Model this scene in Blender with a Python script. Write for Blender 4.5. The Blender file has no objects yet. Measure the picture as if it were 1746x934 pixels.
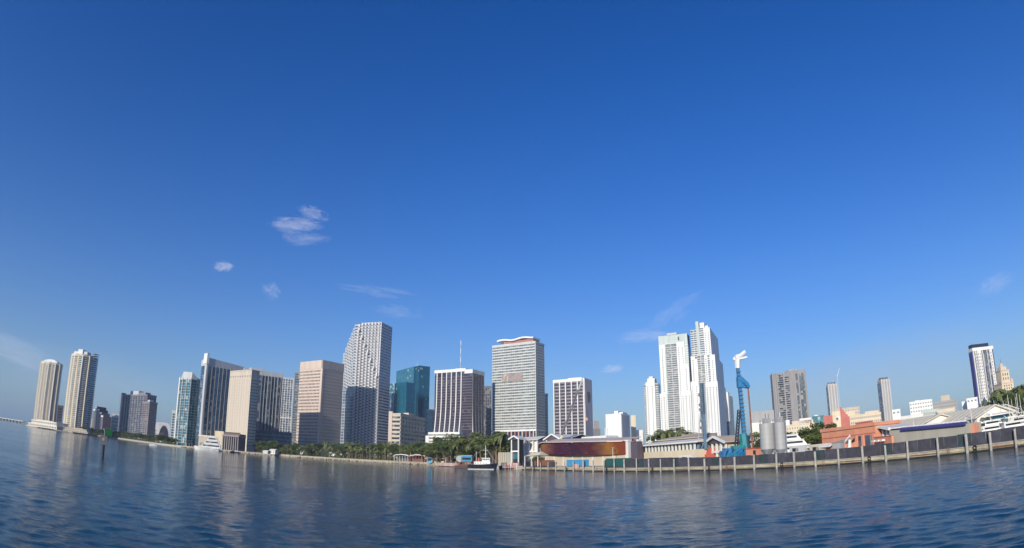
import bpy, bmesh, math, random
from mathutils import Vector, Matrix
random.seed(7)
S = bpy.context.scene
R = math.radians
COL = S.collection

# ------------------------------------------------------------------ camera (wide-angle action camera, 5 m above the bay)
F_PX, K3, PITCH, ROLL, EYE = 1014.5, -0.02633, 0.30893, -0.00101, 5.0
cd = bpy.data.cameras.new('camera'); cam = bpy.data.objects.new('camera', cd); COL.objects.link(cam); S.camera = cam
cd.type = 'PANO'; cd.panorama_type = 'FISHEYE_LENS_POLYNOMIAL'
cd.sensor_fit = 'HORIZONTAL'; cd.sensor_width = 36.0; cd.fisheye_fov = R(170)
_mm = 1746 / 36.0
cd.fisheye_polynomial_k0 = 0; cd.fisheye_polynomial_k1 = -_mm / F_PX
cd.fisheye_polynomial_k2 = 0; cd.fisheye_polynomial_k3 = -K3 * _mm ** 3 / F_PX / 873.0 ** 2; cd.fisheye_polynomial_k4 = 0
cd.clip_start = 0.1; cd.clip_end = 60000
cam.matrix_world = Matrix.Translation((0, 0, EYE)) @ Matrix.Rotation(math.pi / 2 + PITCH, 4, 'X') @ Matrix.Rotation(ROLL, 4, 'Z')

def ray(u, v):
    """bearing (clockwise from +Y) and elevation seen at a place in the photograph"""
    x = u - 873.; y = 467. - v; r = math.hypot(x, y) or 1e-9
    t = r / F_PX * (1 + K3 * (r / 873) ** 2); s = math.sin(t) / r
    x *= s; y *= s; z = math.cos(t)
    c, q = math.cos(ROLL), math.sin(ROLL); x, y = c * x - q * y, q * x + c * y
    c, q = math.cos(PITCH), math.sin(PITCH); y, z = c * y + q * z, -q * y + c * z
    return math.atan2(x, z), math.atan2(y, math.hypot(x, z))
_hz = {}
def vh(u):
    if u not in _hz:
        lo, hi = 500, 850
        for _ in range(30):
            m = (lo + hi) / 2
            if ray(u, m)[1] > 0: lo = m
            else: hi = m
        _hz[u] = lo
    return _hz[u]
def pt(u, d, v=None):
    a, e = ray(u, vh(u) if v is None else v)
    return Vector((d * math.sin(a), d * math.cos(a), 0))
def hz(u, v, d): return EYE + d * math.tan(ray(u, v)[1])      # height above the water of something seen at (u, v), d metres away
def vdir(u, v):
    a, e = ray(u, v); return Vector((math.sin(a) * math.cos(e), math.cos(a) * math.cos(e), math.sin(e)))

# ------------------------------------------------------------------ light: low morning sun behind the camera
SUN_AZ, SUN_EL = R(208), R(20)
S.view_settings.view_transform = 'Standard'; S.view_settings.look = 'None'
S.view_settings.exposure = 0.0; S.view_settings.gamma = 1
S.cycles.use_denoising = True
S.cycles.max_bounces = 6; S.cycles.volume_bounces = 0; S.cycles.transparent_max_bounces = 8
S.cycles.caustics_reflective = False; S.cycles.caustics_refractive = False
sd = bpy.data.lights.new('sun', 'SUN'); sd.energy = 4.7; sd.angle = R(0.5); sd.color = (1.0, 0.94, 0.84)
sun = bpy.data.objects.new('sun', sd); COL.objects.link(sun)
_to = Vector((math.sin(SUN_AZ) * math.cos(SUN_EL), math.cos(SUN_AZ) * math.cos(SUN_EL), math.sin(SUN_EL)))
sun.rotation_euler = _to.to_track_quat('Z', 'Y').to_euler()
W = bpy.data.worlds.new('World'); S.world = W; W.use_nodes = True
nt = W.node_tree; nt.nodes.clear()
def N(t, typ, **k):
    n = t.nodes.new(typ)
    for a, b in k.items(): setattr(n, a, b)
    return n
sky = N(nt, 'ShaderNodeTexSky', sky_type='NISHITA', sun_disc=False, sun_elevation=SUN_EL, sun_rotation=SUN_AZ,
        altitude=0, air_density=1.0, dust_density=0.4, ozone_density=4.0)
bg = N(nt, 'ShaderNodeBackground'); out = N(nt, 'ShaderNodeOutputWorld'); bg.inputs[1].default_value = 0.11
tc = N(nt, 'ShaderNodeTexCoord')
last = None
def math_n(op, a, b=None, c=None, clamp=False):
    n = N(nt, 'ShaderNodeMath', operation=op, use_clamp=clamp)
    for i, x in enumerate((a, b, c)):
        if x is None: continue
        if isinstance(x, (int, float)): n.inputs[i].default_value = x
        else: nt.links.new(x, n.inputs[i])
    return n.outputs[0]
def dot_n(vec):
    n = N(nt, 'ShaderNodeVectorMath', operation='DOT_PRODUCT'); nt.links.new(tc.outputs['Generated'], n.inputs[0]); n.inputs[1].default_value = vec
    return n.outputs['Value']
tint = N(nt, 'ShaderNodeVectorMath', operation='MULTIPLY'); tint.inputs[1].default_value = (1.33, 1.33, 1.33)
hsv = N(nt, 'ShaderNodeHueSaturation'); hsv.inputs['Saturation'].default_value = 1.30; hsv.inputs['Hue'].default_value = 0.518
nt.links.new(sky.outputs[0], hsv.inputs['Color']); nt.links.new(hsv.outputs[0], tint.inputs[0])
last = tint.outputs[0]
# humid air thickening towards the horizon, the same all round
up = math_n('MAXIMUM', dot_n((0, 0, 1)), 0.0)
hf = math_n('MULTIPLY', math_n('EXPONENT', math_n('MULTIPLY', up, -6.5)), .93)
hm = N(nt, 'ShaderNodeMix', data_type='RGBA'); nt.links.new(hf, hm.inputs['Factor']); nt.links.new(last, hm.inputs['A']); hm.inputs['B'].default_value = (1.35, 2.20, 3.80, 1)
last = hm.outputs['Result']
def cloud(u, v, w, h, tilt, dens, thr, scale, seed, col=(7.5, 7.6, 8.6)):
    """wispy cloud at one direction of the sky; w, h: half sizes in degrees"""
    global last
    c = vdir(u, v); e = c.cross(Vector((0, 0, 1))).normalized(); n_ = e.cross(c)
    t = R(tilt); ex = e * math.cos(t) + n_ * math.sin(t); ey = n_ * math.cos(t) - e * math.sin(t)
    px = math_n('DIVIDE', dot_n(ex), math.sin(R(w))); py = math_n('DIVIDE', dot_n(ey), math.sin(R(h)))
    r2 = math_n('ADD', math_n('POWER', math_n('ABSOLUTE', px), 2), math_n('POWER', math_n('ABSOLUTE', py), 2))
    fall = math_n('SUBTRACT', 1.0, r2, clamp=True)
    cx = N(nt, 'ShaderNodeCombineXYZ'); nt.links.new(px, cx.inputs[0]); nt.links.new(py, cx.inputs[1]); cx.inputs[2].default_value = seed
    no = N(nt, 'ShaderNodeTexNoise'); no.inputs['Scale'].default_value = scale; no.inputs['Detail'].default_value = 7; no.inputs['Roughness'].default_value = .70
    no.inputs['Distortion'].default_value = .6
    nt.links.new(cx.outputs[0], no.inputs['Vector'])
    m = math_n('MULTIPLY', math_n('SUBTRACT', math_n('ADD', no.outputs[0], math_n('MULTIPLY', fall, .35)), thr), 2.2, clamp=True)
    m = math_n('MULTIPLY', math_n('MULTIPLY', m, math_n('MULTIPLY', fall, 1.6, clamp=True)), dens * .85)
    front = math_n('GREATER_THAN', dot_n(c), 0.0); m = math_n('MULTIPLY', m, front)
    mx = N(nt, 'ShaderNodeMix', data_type='RGBA'); nt.links.new(m, mx.inputs['Factor']); nt.links.new(last, mx.inputs['A']); mx.inputs['B'].default_value = (*col, 1)
    last = mx.outputs['Result']
cloud(505, 383, 3.2, 1.0, 6, .6, .62, 1.6, 1.3)
cloud(535, 364, 2.2, 0.9, -14, .55, .66, 1.5, 4.1)
cloud(520, 408, 3.3, 1.0, 4, .35, .66, 1.4, 7.7)
cloud(380, 455, 1.2, .7, 12, .8, .60, 1.2, 2.2)
cloud(463, 495, 1.3, 1.1, -40, .4, .66, 1.5, 5.2)
cloud(640, 495, 5.0, 1.0, -5, .25, .70, 1.6, 9.2)
cloud(680, 530, 3.5, 1.0, -5, .25, .68, 1.6, 3.9)
cloud(1150, 530, 4.2, 1.2, 28, .24, .66, 1.6, 8.1)
cloud(1095, 572, 3.2, .9, 3, .40, .60, 1.4, 1.9)
cloud(1045, 628, 1.4, .5, 3, .5, .58, 1.4, 2.9)
cloud(1695, 485, 2.6, 1.0, 10, .30, .64, 1.4, 6.6)
cloud(25, 598, 6.0, 1.6, -12, .26, .62, 1.2, 4.6)
cloud(1500, 640, 16, 4.0, 5, .34, .50, 1.3, 3.3, (4.1, 4.2, 5.0))
cloud(150, 640, 11, 3.0, -5, .10, .55, 1.3, 5.5)
nt.links.new(last, bg.inputs[0]); nt.links.new(bg.outputs[0], out.inputs[0])

# ------------------------------------------------------------------ materials
def mat(name, col, rough=.7, metal=0.0, var=.12, scale=.15, bump=0.0, spec=.5, streak=False):
    m = bpy.data.materials.new(name); m.use_nodes = True; t = m.node_tree; b = t.nodes['Principled BSDF']
    b.inputs['Roughness'].default_value = rough; b.inputs['Metallic'].default_value = metal; b.inputs['Specular IOR Level'].default_value = spec
    b.inputs['Base Color'].default_value = (*col, 1)
    if var:
        tcx = N(t, 'ShaderNodeTexCoord'); mp = N(t, 'ShaderNodeMapping'); mp.inputs['Scale'].default_value = (1, 1, .15 if streak else 1)
        no = N(t, 'ShaderNodeTexNoise'); no.inputs['Scale'].default_value = scale; no.inputs['Detail'].default_value = 5; no.inputs['Roughness'].default_value = .65
        t.links.new(tcx.outputs['Object'], mp.inputs[0]); t.links.new(mp.outputs[0], no.inputs['Vector'])
        cr = N(t, 'ShaderNodeMapRange'); cr.inputs['From Min'].default_value = .3; cr.inputs['From Max'].default_value = .7
        cr.inputs['To Min'].default_value = 1 - var; cr.inputs['To Max'].default_value = 1 + var
        t.links.new(no.outputs[0], cr.inputs[0])
        vm = N(t, 'ShaderNodeVectorMath', operation='SCALE'); vm.inputs[0].default_value = col; t.links.new(cr.outputs[0], vm.inputs['Scale'])
        t.links.new(vm.outputs[0], b.inputs['Base Color'])
        if bump:
            bp = N(t, 'ShaderNodeBump'); bp.inputs['Strength'].default_value = bump; t.links.new(no.outputs[0], bp.inputs['Height']); t.links.new(bp.outputs[0], b.inputs['Normal'])
    return m
def glass(name, col, col2, cell=(3.0, 3.0, 3.4), rough=.12, metal=.35, blinds=.25, lit=(.35, .33, .28)):
    """window glass: every pane a little different, some with pale blinds"""
    m = bpy.data.materials.new(name); m.use_nodes = True; t = m.node_tree; b = t.nodes['Principled BSDF']
    tcx = N(t, 'ShaderNodeTexCoord'); dv = N(t, 'ShaderNodeVectorMath', operation='DIVIDE'); dv.inputs[1].default_value = cell
    ad = N(t, 'ShaderNodeVectorMath', operation='ADD'); ad.inputs[1].default_value = (.13, .13, .07)
    fl = N(t, 'ShaderNodeVectorMath', operation='FLOOR'); wn = N(t, 'ShaderNodeTexWhiteNoise')
    t.links.new(tcx.outputs['Object'], dv.inputs[0]); t.links.new(dv.outputs[0], ad.inputs[0]); t.links.new(ad.outputs[0], fl.inputs[0]); t.links.new(fl.outputs[0], wn.inputs[0])
    mx = N(t, 'ShaderNodeMix', data_type='RGBA'); mx.inputs['A'].default_value = (*col, 1); mx.inputs['B'].default_value = (*col2, 1); t.links.new(wn.outputs['Value'], mx.inputs['Factor'])
    sp = N(t, 'ShaderNodeSeparateColor'); t.links.new(wn.outputs['Color'], sp.inputs[0])
    gt = N(t, 'ShaderNodeMath', operation='LESS_THAN'); gt.inputs[1].default_value = blinds; t.links.new(sp.outputs[1], gt.inputs[0])
    ml = N(t, 'ShaderNodeMath', operation='MULTIPLY'); ml.inputs[1].default_value = .7; t.links.new(gt.outputs[0], ml.inputs[0])
    m2 = N(t, 'ShaderNodeMix', data_type='RGBA'); t.links.new(ml.outputs[0], m2.inputs['Factor']); t.links.new(mx.outputs['Result'], m2.inputs['A']); m2.inputs['B'].default_value = (*lit, 1)
    t.links.new(m2.outputs['Result'], b.inputs['Base Color'])
    mr = N(t, 'ShaderNodeMath', operation='MULTIPLY_ADD'); mr.inputs[1].default_value = -metal; mr.inputs[2].default_value = metal; t.links.new(gt.outputs[0], mr.inputs[0]); t.links.new(mr.outputs[0], b.inputs['Metallic'])
    b.inputs['Roughness'].default_value = rough; b.inputs['Specular IOR Level'].default_value = .8
    return m
M = dict(
    white=mat('white_paint', (.70, .70, .66), .6, streak=True), offwhite=mat('off_white_render', (.66, .63, .57), .75, streak=True),
    beige=mat('beige_precast', (.53, .46, .37), .8, streak=True), peach=mat('peach_stone', (.56, .45, .37), .8, streak=True),
    cream=mat('cream_render', (.62, .52, .36), .8, streak=True), sand=mat('sandy_render', (.50, .42, .31), .8, streak=True),
    grey=mat('grey_concrete', (.33, .32, .31), .85, streak=True), lgrey=mat('light_grey_cladding', (.48, .48, .47), .6, streak=True),
    dgrey=mat('dark_grey_concrete', (.16, .16, .17), .8), browngrey=mat('brown_grey_concrete', (.27, .255, .25), .85, streak=True), palegreen=mat('pale_grey_green_slab', (.53, .54, .51), .7, streak=True), taupe=mat('taupe_cladding', (.24, .21, .21), .7, streak=True),
    brown=mat('brown_cladding', (.14, .10, .09), .7), purple=mat('purple_brown_cladding', (.10, .08, .10), .5),
    tan=mat('tan_roof', (.46, .37, .27), .8), roofgrey=mat('pale_roof_sheet', (.62, .60, .54), .6, scale=.6), redbrown=mat('red_brown_cladding', (.36, .16, .14), .7),
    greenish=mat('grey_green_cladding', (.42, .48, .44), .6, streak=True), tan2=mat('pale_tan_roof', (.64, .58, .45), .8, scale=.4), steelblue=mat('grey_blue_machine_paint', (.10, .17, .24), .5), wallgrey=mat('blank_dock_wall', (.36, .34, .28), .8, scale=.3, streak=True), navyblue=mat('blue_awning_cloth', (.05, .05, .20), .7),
    stone=mat('pale_granite', (.54, .53, .52), .7, streak=True), slate=mat('blue_grey_cladding', (.17, .17, .20), .7, streak=True),
    screen2=mat('faded_fence_screen', (.060, .060, .075), .8, scale=.8, var=.4), screen3=mat('greenish_fence_screen', (.032, .048, .055), .75, scale=.8, var=.35), panelpink=mat('faded_panel', (.34, .27, .25), .8, scale=.3, var=.3),
    warmwhite=mat('warm_cream_render', (.60, .55, .45), .75, streak=True),
    coralpale=mat('faded_pink_cladding', (.5, .33, .30), .8), red=mat('red_paint', (.45, .09, .06), .6), orange=mat('orange_stucco', (.62, .27, .16), .8, scale=.4), coral=mat('coral_stucco', (.46, .14, .11), .8),
    blue=mat('blue_machine_paint', (.03, .17, .36), .45, scale=.8, var=.3), teal=mat('teal_machine_paint', (.02, .20, .22), .5, scale=.8, var=.3),
    navy=mat('navy_hull_paint', (.018, .022, .04), .45, scale=.5, var=.3), dark=mat('dark_opening', (.02, .022, .026), .6), black=mat('black_rubber', (.015, .015, .016), .7),
    steel=mat('galvanised_steel', (.35, .36, .38), .45, metal=.4), silo=mat('silo_grey_paint', (.36, .36, .35), .55, scale=.5, streak=True), rust=mat('rusty_steel', (.22, .09, .05), .8, scale=1.5, var=.35),
    conc=mat('stained_seawall_concrete', (.44, .38, .25), .9, scale=.35, var=.35, bump=.3), pile=mat('pale_concrete_pile', (.36, .34, .30), .85, scale=.6, var=.3),
    screen=mat('dark_fence_screen', (.050, .050, .062), .75, scale=.8, var=.35), bluebox=mat('blue_container_paint', (.06, .30, .50), .5, scale=.5), greenbox=mat('dark_green_container_paint', (.02, .10, .09), .5),
    green=mat('green_daymark', (.01, .13, .03), .5, scale=2), trunk=mat('palm_trunk_bark', (.20, .15, .10), .9, scale=2), bark=mat('brown_bark', (.12, .09, .06), .9, scale=2),
    leafd=mat('dark_tree_leaves', (.075, .105, .024), .6, scale=.35, var=.5), leafm=mat('mid_tree_leaves', (.12, .145, .032), .6, scale=.35, var=.45), palm=mat('palm_fronds', (.12, .14, .045), .55, scale=.6, var=.4),
    lawn=mat('park_grass', (.06, .09, .03), .9, scale=.05, var=.3), rock=mat('shore_rock', (.36, .31, .23), .95, scale=.6, var=.4), paving=mat('pale_paving', (.40, .36, .30), .9, scale=.1, var=.2),
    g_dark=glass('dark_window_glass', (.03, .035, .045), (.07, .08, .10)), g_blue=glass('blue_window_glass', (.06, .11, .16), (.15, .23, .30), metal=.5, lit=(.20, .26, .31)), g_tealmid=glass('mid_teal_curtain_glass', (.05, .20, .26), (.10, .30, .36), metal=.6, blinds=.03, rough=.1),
    g_grey=glass('grey_window_glass', (.08, .09, .10), (.19, .21, .22), metal=.4), g_teal=glass('teal_curtain_glass', (.012, .12, .17), (.03, .17, .23), metal=.6, blinds=.02, rough=.08),
    g_tealblue=glass('pale_teal_window_glass', (.05, .17, .21), (.12, .28, .33), metal=.5, blinds=.2, lit=(.45, .47, .45)), g_purple=glass('bronze_window_glass', (.045, .036, .055), (.08, .07, .095), blinds=.06, lit=(.13, .11, .12)),
    g_green=glass('grey_green_window_glass', (.12, .145, .145), (.24, .265, .26), metal=.4), g_shade=glass('shaded_window_glass', (.05, .07, .11), (.11, .14, .20), metal=.3),
)

# ------------------------------------------------------------------ mesh helpers
class MB:
    def __init__(s): s.v = []; s.f = []
    def add(s, vs, fs):
        o = len(s.v); s.v += [tuple(v) for v in vs]; s.f += [tuple(i + o for i in f) for f in fs]; return s
    def box(s, x0, x1, y0, y1, z0, z1):
        return s.add([(x0, y0, z0), (x1, y0, z0), (x1, y1, z0), (x0, y1, z0), (x0, y0, z1), (x1, y0, z1), (x1, y1, z1), (x0, y1, z1)],
                     [(3, 2, 1, 0), (4, 5, 6, 7), (0, 1, 5, 4), (1, 2, 6, 5), (2, 3, 7, 6), (3, 0, 4, 7)])
    def prism(s, poly, z0, z1):
        """z1: one height or one per corner"""
        n = len(poly); zt = z1 if isinstance(z1, (list, tuple)) else [z1] * n
        return s.add([(x, y, z0) for x, y in poly] + [(p[0], p[1], z) for p, z in zip(poly, zt)],
                     [tuple(range(n - 1, -1, -1)), tuple(range(n, 2 * n))] + [(i, (i + 1) % n, n + (i + 1) % n, n + i) for i in range(n)])
    def tube(s, a, b, r, r2=None, n=8, cap=True):
        a = Vector(a); b = Vector(b); d = (b - a).normalized(); r2 = r if r2 is None else r2
        u = d.orthogonal().normalized(); w = d.cross(u)
        vs = []
        for p, q in ((a, r), (b, r2)):
            for i in range(n):
                t = 2 * math.pi * i / n; vs.append(p + u * math.cos(t) * q + w * math.sin(t) * q)
        fs = [(i, (i + 1) % n, n + (i + 1) % n, n + i) for i in range(n)]
        if cap: fs += [tuple(range(n - 1, -1, -1)), tuple(range(n, 2 * n))]
        return s.add(vs, fs)
    def gable(s, x0, x1, y0, y1, z0, z1, along='x', ov=0, t=.25):
        """pitched roof slabs with thickness"""
        if along == 'x':
            ym = (y0 + y1) / 2
            prof = [(y0 - ov, z0), (ym, z1), (y1 + ov, z0), (y1 + ov, z0 + t), (ym, z1 + t), (y0 - ov, z0 + t)]
            vs = [(x0 - ov, y, z) for y, z in prof] + [(x1 + ov, y, z) for y, z in prof]
        else:
            xm = (x0 + x1) / 2
            prof = [(x0 - ov, z0), (xm, z1), (x1 + ov, z0), (x1 + ov, z0 + t), (xm, z1 + t), (x0 - ov, z0 + t)]
            vs = [(x, y0 - ov, z) for x, z in prof] + [(x, y1 + ov, z) for x, z in prof]
        return s.add(vs, [(0, 1, 4, 5), (1, 2, 3, 4), (11, 10, 7, 6), (10, 9, 8, 7)] + [(i, (i + 1) % 6, 6 + (i + 1) % 6, 6 + i) for i in range(6)])
    def mesh(s, name, m):
        me = bpy.data.meshes.new(name); me.from_pydata(s.v, [], s.f)
        if m: me.materials.append(M[m] if isinstance(m, str) else m)
        bm = bmesh.new(); bm.from_mesh(me); bmesh.ops.recalc_face_normals(bm, faces=bm.faces[:]); bm.to_mesh(me); bm.free()
        me.update(); return me
    def build(s, name, m, parent=None, smooth=False, **k):
        return link(name, s.mesh(name, m), parent, smooth=smooth, **k)
def link(name, me, parent=None, loc=None, rz=None, smooth=False, stuff=False, label=None):
    o = bpy.data.objects.new(name, me); COL.objects.link(o); o.parent = parent
    if loc is not None: o.location = loc
    if rz is not None: o.rotation_euler.z = rz
    if smooth:
        for p in me.polygons: p.use_smooth = True
    if stuff: o['kind'] = 'stuff'
    if label: o['label'] = label
    return o
def tag(o, label, cat, group=None):
    o['label'] = label; o['category'] = cat
    if group: o['group'] = group
    return o
def thing(name, label, cat, loc=(0, 0, 0), rz=0, group=None):
    o = bpy.data.objects.new(name, None); COL.objects.link(o); o.location = loc; o.rotation_euler.z = rz; o.empty_display_size = 2
    return tag(o, label, cat, group)
def struct(o): o['kind'] = 'structure'; return o
def offset(poly, d):
    n = len(poly); r = []
    for i in range(n):
        a, b, c = Vector(poly[i - 1]), Vector(poly[i]), Vector(poly[(i + 1) % n])
        e1 = (b - a).normalized(); e2 = (c - b).normalized()
        n1 = Vector((e1.y, -e1.x)); n2 = Vector((e2.y, -e2.x)); m = n1 + n2
        m = m / max(.35, m.dot(n1)) if m.length > 1e-6 else n1
        r.append(tuple(b + m * d))
    return r
def rect(w, d): return [(-w / 2, -d / 2), (w / 2, -d / 2), (w / 2, d / 2), (-w / 2, d / 2)]

# ------------------------------------------------------------------ placing things by bearing and distance
GZ = 1.7
def hit(p, d, az):
    """where the line p + t*d crosses the bearing az"""
    q = Vector((math.sin(az), math.cos(az))); den = d.x * q.y - d.y * q.x
    return abs(-(p.x * q.y - p.y * q.x) / den)
def foot(uL, uC, uR, d, rz, side='R', v=None):
    """rectangle with its near corner on bearing uC, d metres off -> centre, width, depth; the front faces local -Y"""
    rz = R(rz); ex = Vector((math.cos(rz), math.sin(rz))); ey = Vector((-math.sin(rz), math.cos(rz)))
    c = pt(uC, d).xy; aL, aR = ray(uL, vh(uL))[0], ray(uR, vh(uR))[0]
    if side == 'R':
        w = hit(c, -ex, aL); dp = hit(c, ey, aR); ctr = c - ex * w / 2 + ey * dp / 2
    else:
        w = hit(c, ex, aR); dp = hit(c, ey, aL); ctr = c + ex * w / 2 + ey * dp / 2
    return (ctr.x, ctr.y, GZ), w, dp, rz
def between(u1, d1, u2, d2, dep):
    a, b = pt(u1, d1).xy, pt(u2, d2).xy; e = (b - a); w = e.length; e.normalize(); n = Vector((-e.y, e.x))
    c = (a + b) / 2 + n * dep / 2
    return (c.x, c.y, GZ), w, dep, math.atan2(e.y, e.x)

def slab_ring(t, poly, zs, th, off, m, name='floor_band'):
    me = MB().prism(offset(poly, off), 0, th).mesh(name, m)
    for z in zs: link(name, me, t, (0, 0, z))
def piers(t, poly, edge, n, w, proud, z0, z1, m, name='pier', ends=True, lo=0.0, hi=1.0, skip=()):
    a = Vector(poly[edge]); b = Vector(poly[(edge + 1) % len(poly)]); e = b - a; L = e.length; e.normalize(); nn = Vector((e.y, -e.x))
    me = MB().box(-w / 2, w / 2, -proud, .3, z0, z1).mesh(name, m); ang = math.atan2(e.y, e.x)
    for i in range(n):
        if i in skip: continue
        f = lo + (hi - lo) * ((i / (n - 1)) if ends else (i + .5) / n)
        p = a + e * (w / 2 + f * (L - w)) if ends else a + e * L * f
        link(name, me, t, (p.x, p.y, 0), ang)
def zlist(z0, z1, n): return [z0 + (z1 - z0) * i / n for i in range(n)]
def office(name, label, ft, H, nf, glassm, wall, th=.45, off=.35, pf=0, ps=0, pw=.8, pp=.5, cap=3.0, base=0, side='R', band='floor_band', wallpoly=None, cat='building', group=None, corners=False, zend=None):
    """tower: glass core + floor bands (fraction th of the storey) + piers; returns thing, footprint polygon"""
    loc, w, d, rz = ft; t = thing(name, label, cat, loc, rz, group); P = wallpoly or rect(w, d)
    H0 = H - GZ
    MB().prism(P, 0, H0 - .3).build('glass_wall', glassm, t)
    fh = (H0 - cap - base) / nf
    slab_ring(t, P, [base + fh * (i + 1) - fh * th for i in range(nf)], fh * th, off, wall, band)
    if base: MB().prism(offset(P, off + .02), 0, base - fh * th * .2).build('podium_wall', wall, t)
    if cap: MB().prism(offset(P, off + .25), H0 - cap, H0).build('parapet', wall, t)
    zt = H0 - cap if cap else H0
    if pf: piers(t, P, 0, pf, pw, pp, base, zt, wall)
    if ps: piers(t, P, 1 if side == 'R' else 3, ps, pw, pp, base, zt, wall)
    return t, P, H0
def penthouse(t, x0, x1, y0, y1, z0, z1, m='grey', name='roof_plant'):
    MB().box(x0, x1, y0, y1, z0 - .2, z1).build(name, m, t)
def windows(t, pts, w, h, m='g_dark', name='window', rz=0, frame=None):
    """window: pane set in a frame standing 12 cm proud of the wall, front facing local -Y; pts = (x, y, z) of the pane's bottom centre"""
    fm = MB().box(-w / 2 - .15, w / 2 + .15, -.14, .1, -.15, 0).box(-w / 2 - .15, w / 2 + .15, -.14, .1, h, h + .15).box(-w / 2 - .15, -w / 2, -.14, .1, 0, h).box(w / 2, w / 2 + .15, -.14, .1, 0, h).mesh('window', frame or 'white')
    pm = MB().box(-w / 2, w / 2, -.05, .08, 0, h).mesh('pane', m)
    for p in pts:
        f = link(name, fm, t, p, rz); link('pane', pm, f)
_pt = pt
def azu(u): return ray(*u)[0] if isinstance(u, tuple) else ray(u, vh(u))[0]
def pt(u, d, v=None):
    a = azu(u) if v is None else ray(u, v)[0]
    return Vector((d * math.sin(a), d * math.cos(a), 0))
def foot(uL, uC, uR, d, rz, side='R', dep=None):
    rz = R(rz); ex = Vector((math.cos(rz), math.sin(rz))); ey = Vector((-math.sin(rz), math.cos(rz)))
    c = pt(uC, d).xy; far = uR if side == 'R' else uL; near = uL if side == 'R' else uR
    w = hit(c, ex, azu(near)); dp = hit(c, ey, azu(far)) if dep is None else dep
    ctr = c + ex * w / 2 * (-1 if side == 'R' else 1) + ey * dp / 2
    return (ctr.x, ctr.y, GZ), w, dp, rz

# ------------------------------------------------------------------ setting: bay, land, seawalls
def water():
    rs = []; r = 14.0
    while r < 26000: rs.append(r); r *= 1.0065 if r < 230 else (1.012 if r < 500 else 1.05)
    na = 420; vs = []; fs = []
    rnd = random.Random(3); wv = []
    for i in range(34):
        L = .7 * 1.07 ** i if i < 22 else 1.0 + rnd.random() * 2.0
        th = R(80 + rnd.gauss(0, 40)); k = 2 * math.pi / L
        wv.append((k * math.cos(th), k * math.sin(th), rnd.random() * 6.28, .0046 * min(L, 1.6) ** 1.0, L))
    import numpy as np
    az = np.linspace(R(-74), R(74), na); rr = np.array(rs)
    X = rr[:, None] * np.sin(az)[None]; Y = rr[:, None] * np.cos(az)[None]; Z = np.zeros_like(X)
    dr = np.maximum(rr * np.where(rr < 230, .0065, .012), rr * 2 * R(74) / na * .55)
    for kx, ky, ph, am, L in wv:
        fade = np.clip((L / dr - 2.5) / 3.0, 0, 1)
        w = np.sin(kx * X + ky * Y + ph); Z += (am * fade)[:, None] * (2.2 * np.exp(1.1 * (w - 1)))
    V = np.stack([X, Y, Z], -1).reshape(-1, 3)
    me = bpy.data.meshes.new('water'); n = len(rs)
    i = np.arange(n - 1)[:, None] * na + np.arange(na - 1)[None]; i = i.ravel()
    Q = np.stack([i, i + 1, i + na + 1, i + na], -1)
    me.vertices.add(len(V)); me.vertices.foreach_set('co', V.astype(np.float32).ravel())
    me.loops.add(Q.size); me.loops.foreach_set('vertex_index', Q.ravel().astype(np.int32))
    me.polygons.add(len(Q)); me.polygons.foreach_set('loop_start', (np.arange(len(Q)) * 4).astype(np.int32))
    me.polygons.foreach_set('use_smooth', np.ones(len(Q), bool)); me.update(calc_edges=True)
    m = bpy.data.materials.new('bay_water'); m.use_nodes = True; t = m.node_tree; b = t.nodes['Principled BSDF']
    b.inputs['Specular IOR Level'].default_value = .12; b.inputs['Base Color'].default_value = (.002, .036, .064, 1); b.inputs['Roughness'].default_value = .06; b.inputs['IOR'].default_value = 1.333
    tcx = N(t, 'ShaderNodeTexCoord'); prev = None
    wp = N(t, 'ShaderNodeTexNoise'); wp.inputs['Scale'].default_value = .018; wp.inputs['Detail'].default_value = 4; wp.inputs['Distortion'].default_value = .8
    wm = N(t, 'ShaderNodeMapping'); wm.inputs['Scale'].default_value = (.6, 1.6, 1); t.links.new(tcx.outputs['Object'], wm.inputs[0]); t.links.new(wm.outputs[0], wp.inputs['Vector'])
    for sc, st, dist, sx in ((1.15, .7, .085, 1.0), (.30, .3, .045, .9), (3.4, .7, .048, 1.0)):
        mp = N(t, 'ShaderNodeMapping'); mp.inputs['Rotation'].default_value = (0, 0, R(6)); mp.inputs['Scale'].default_value = (sx * .55, 1.35, 1); t.links.new(tcx.outputs['Object'], mp.inputs[0])
        no = N(t, 'ShaderNodeTexNoise'); no.inputs['Scale'].default_value = sc; no.inputs['Detail'].default_value = 5; no.inputs['Roughness'].default_value = .6; no.inputs['Distortion'].default_value = .3
        t.links.new(mp.outputs[0], no.inputs['Vector'])
        bp = N(t, 'ShaderNodeBump'); bp.inputs['Strength'].default_value = st; bp.inputs['Distance'].default_value = dist
        wr = N(t, 'ShaderNodeMapRange'); wr.inputs['From Min'].default_value = .35; wr.inputs['From Max'].default_value = .65; wr.inputs['To Min'].default_value = st * .55; wr.inputs['To Max'].default_value = st * 1.5; t.links.new(wp.outputs[0], wr.inputs[0]); t.links.new(wr.outputs[0], bp.inputs['Strength'])
        t.links.new(no.outputs[0], bp.inputs['Height'])
        if prev: t.links.new(prev.outputs[0], bp.inputs['Normal'])
        prev = bp
    t.links.new(prev.outputs[0], b.inputs['Normal'])
    me.materials.append(m); o = link('water', me); struct(o)
water()

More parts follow.
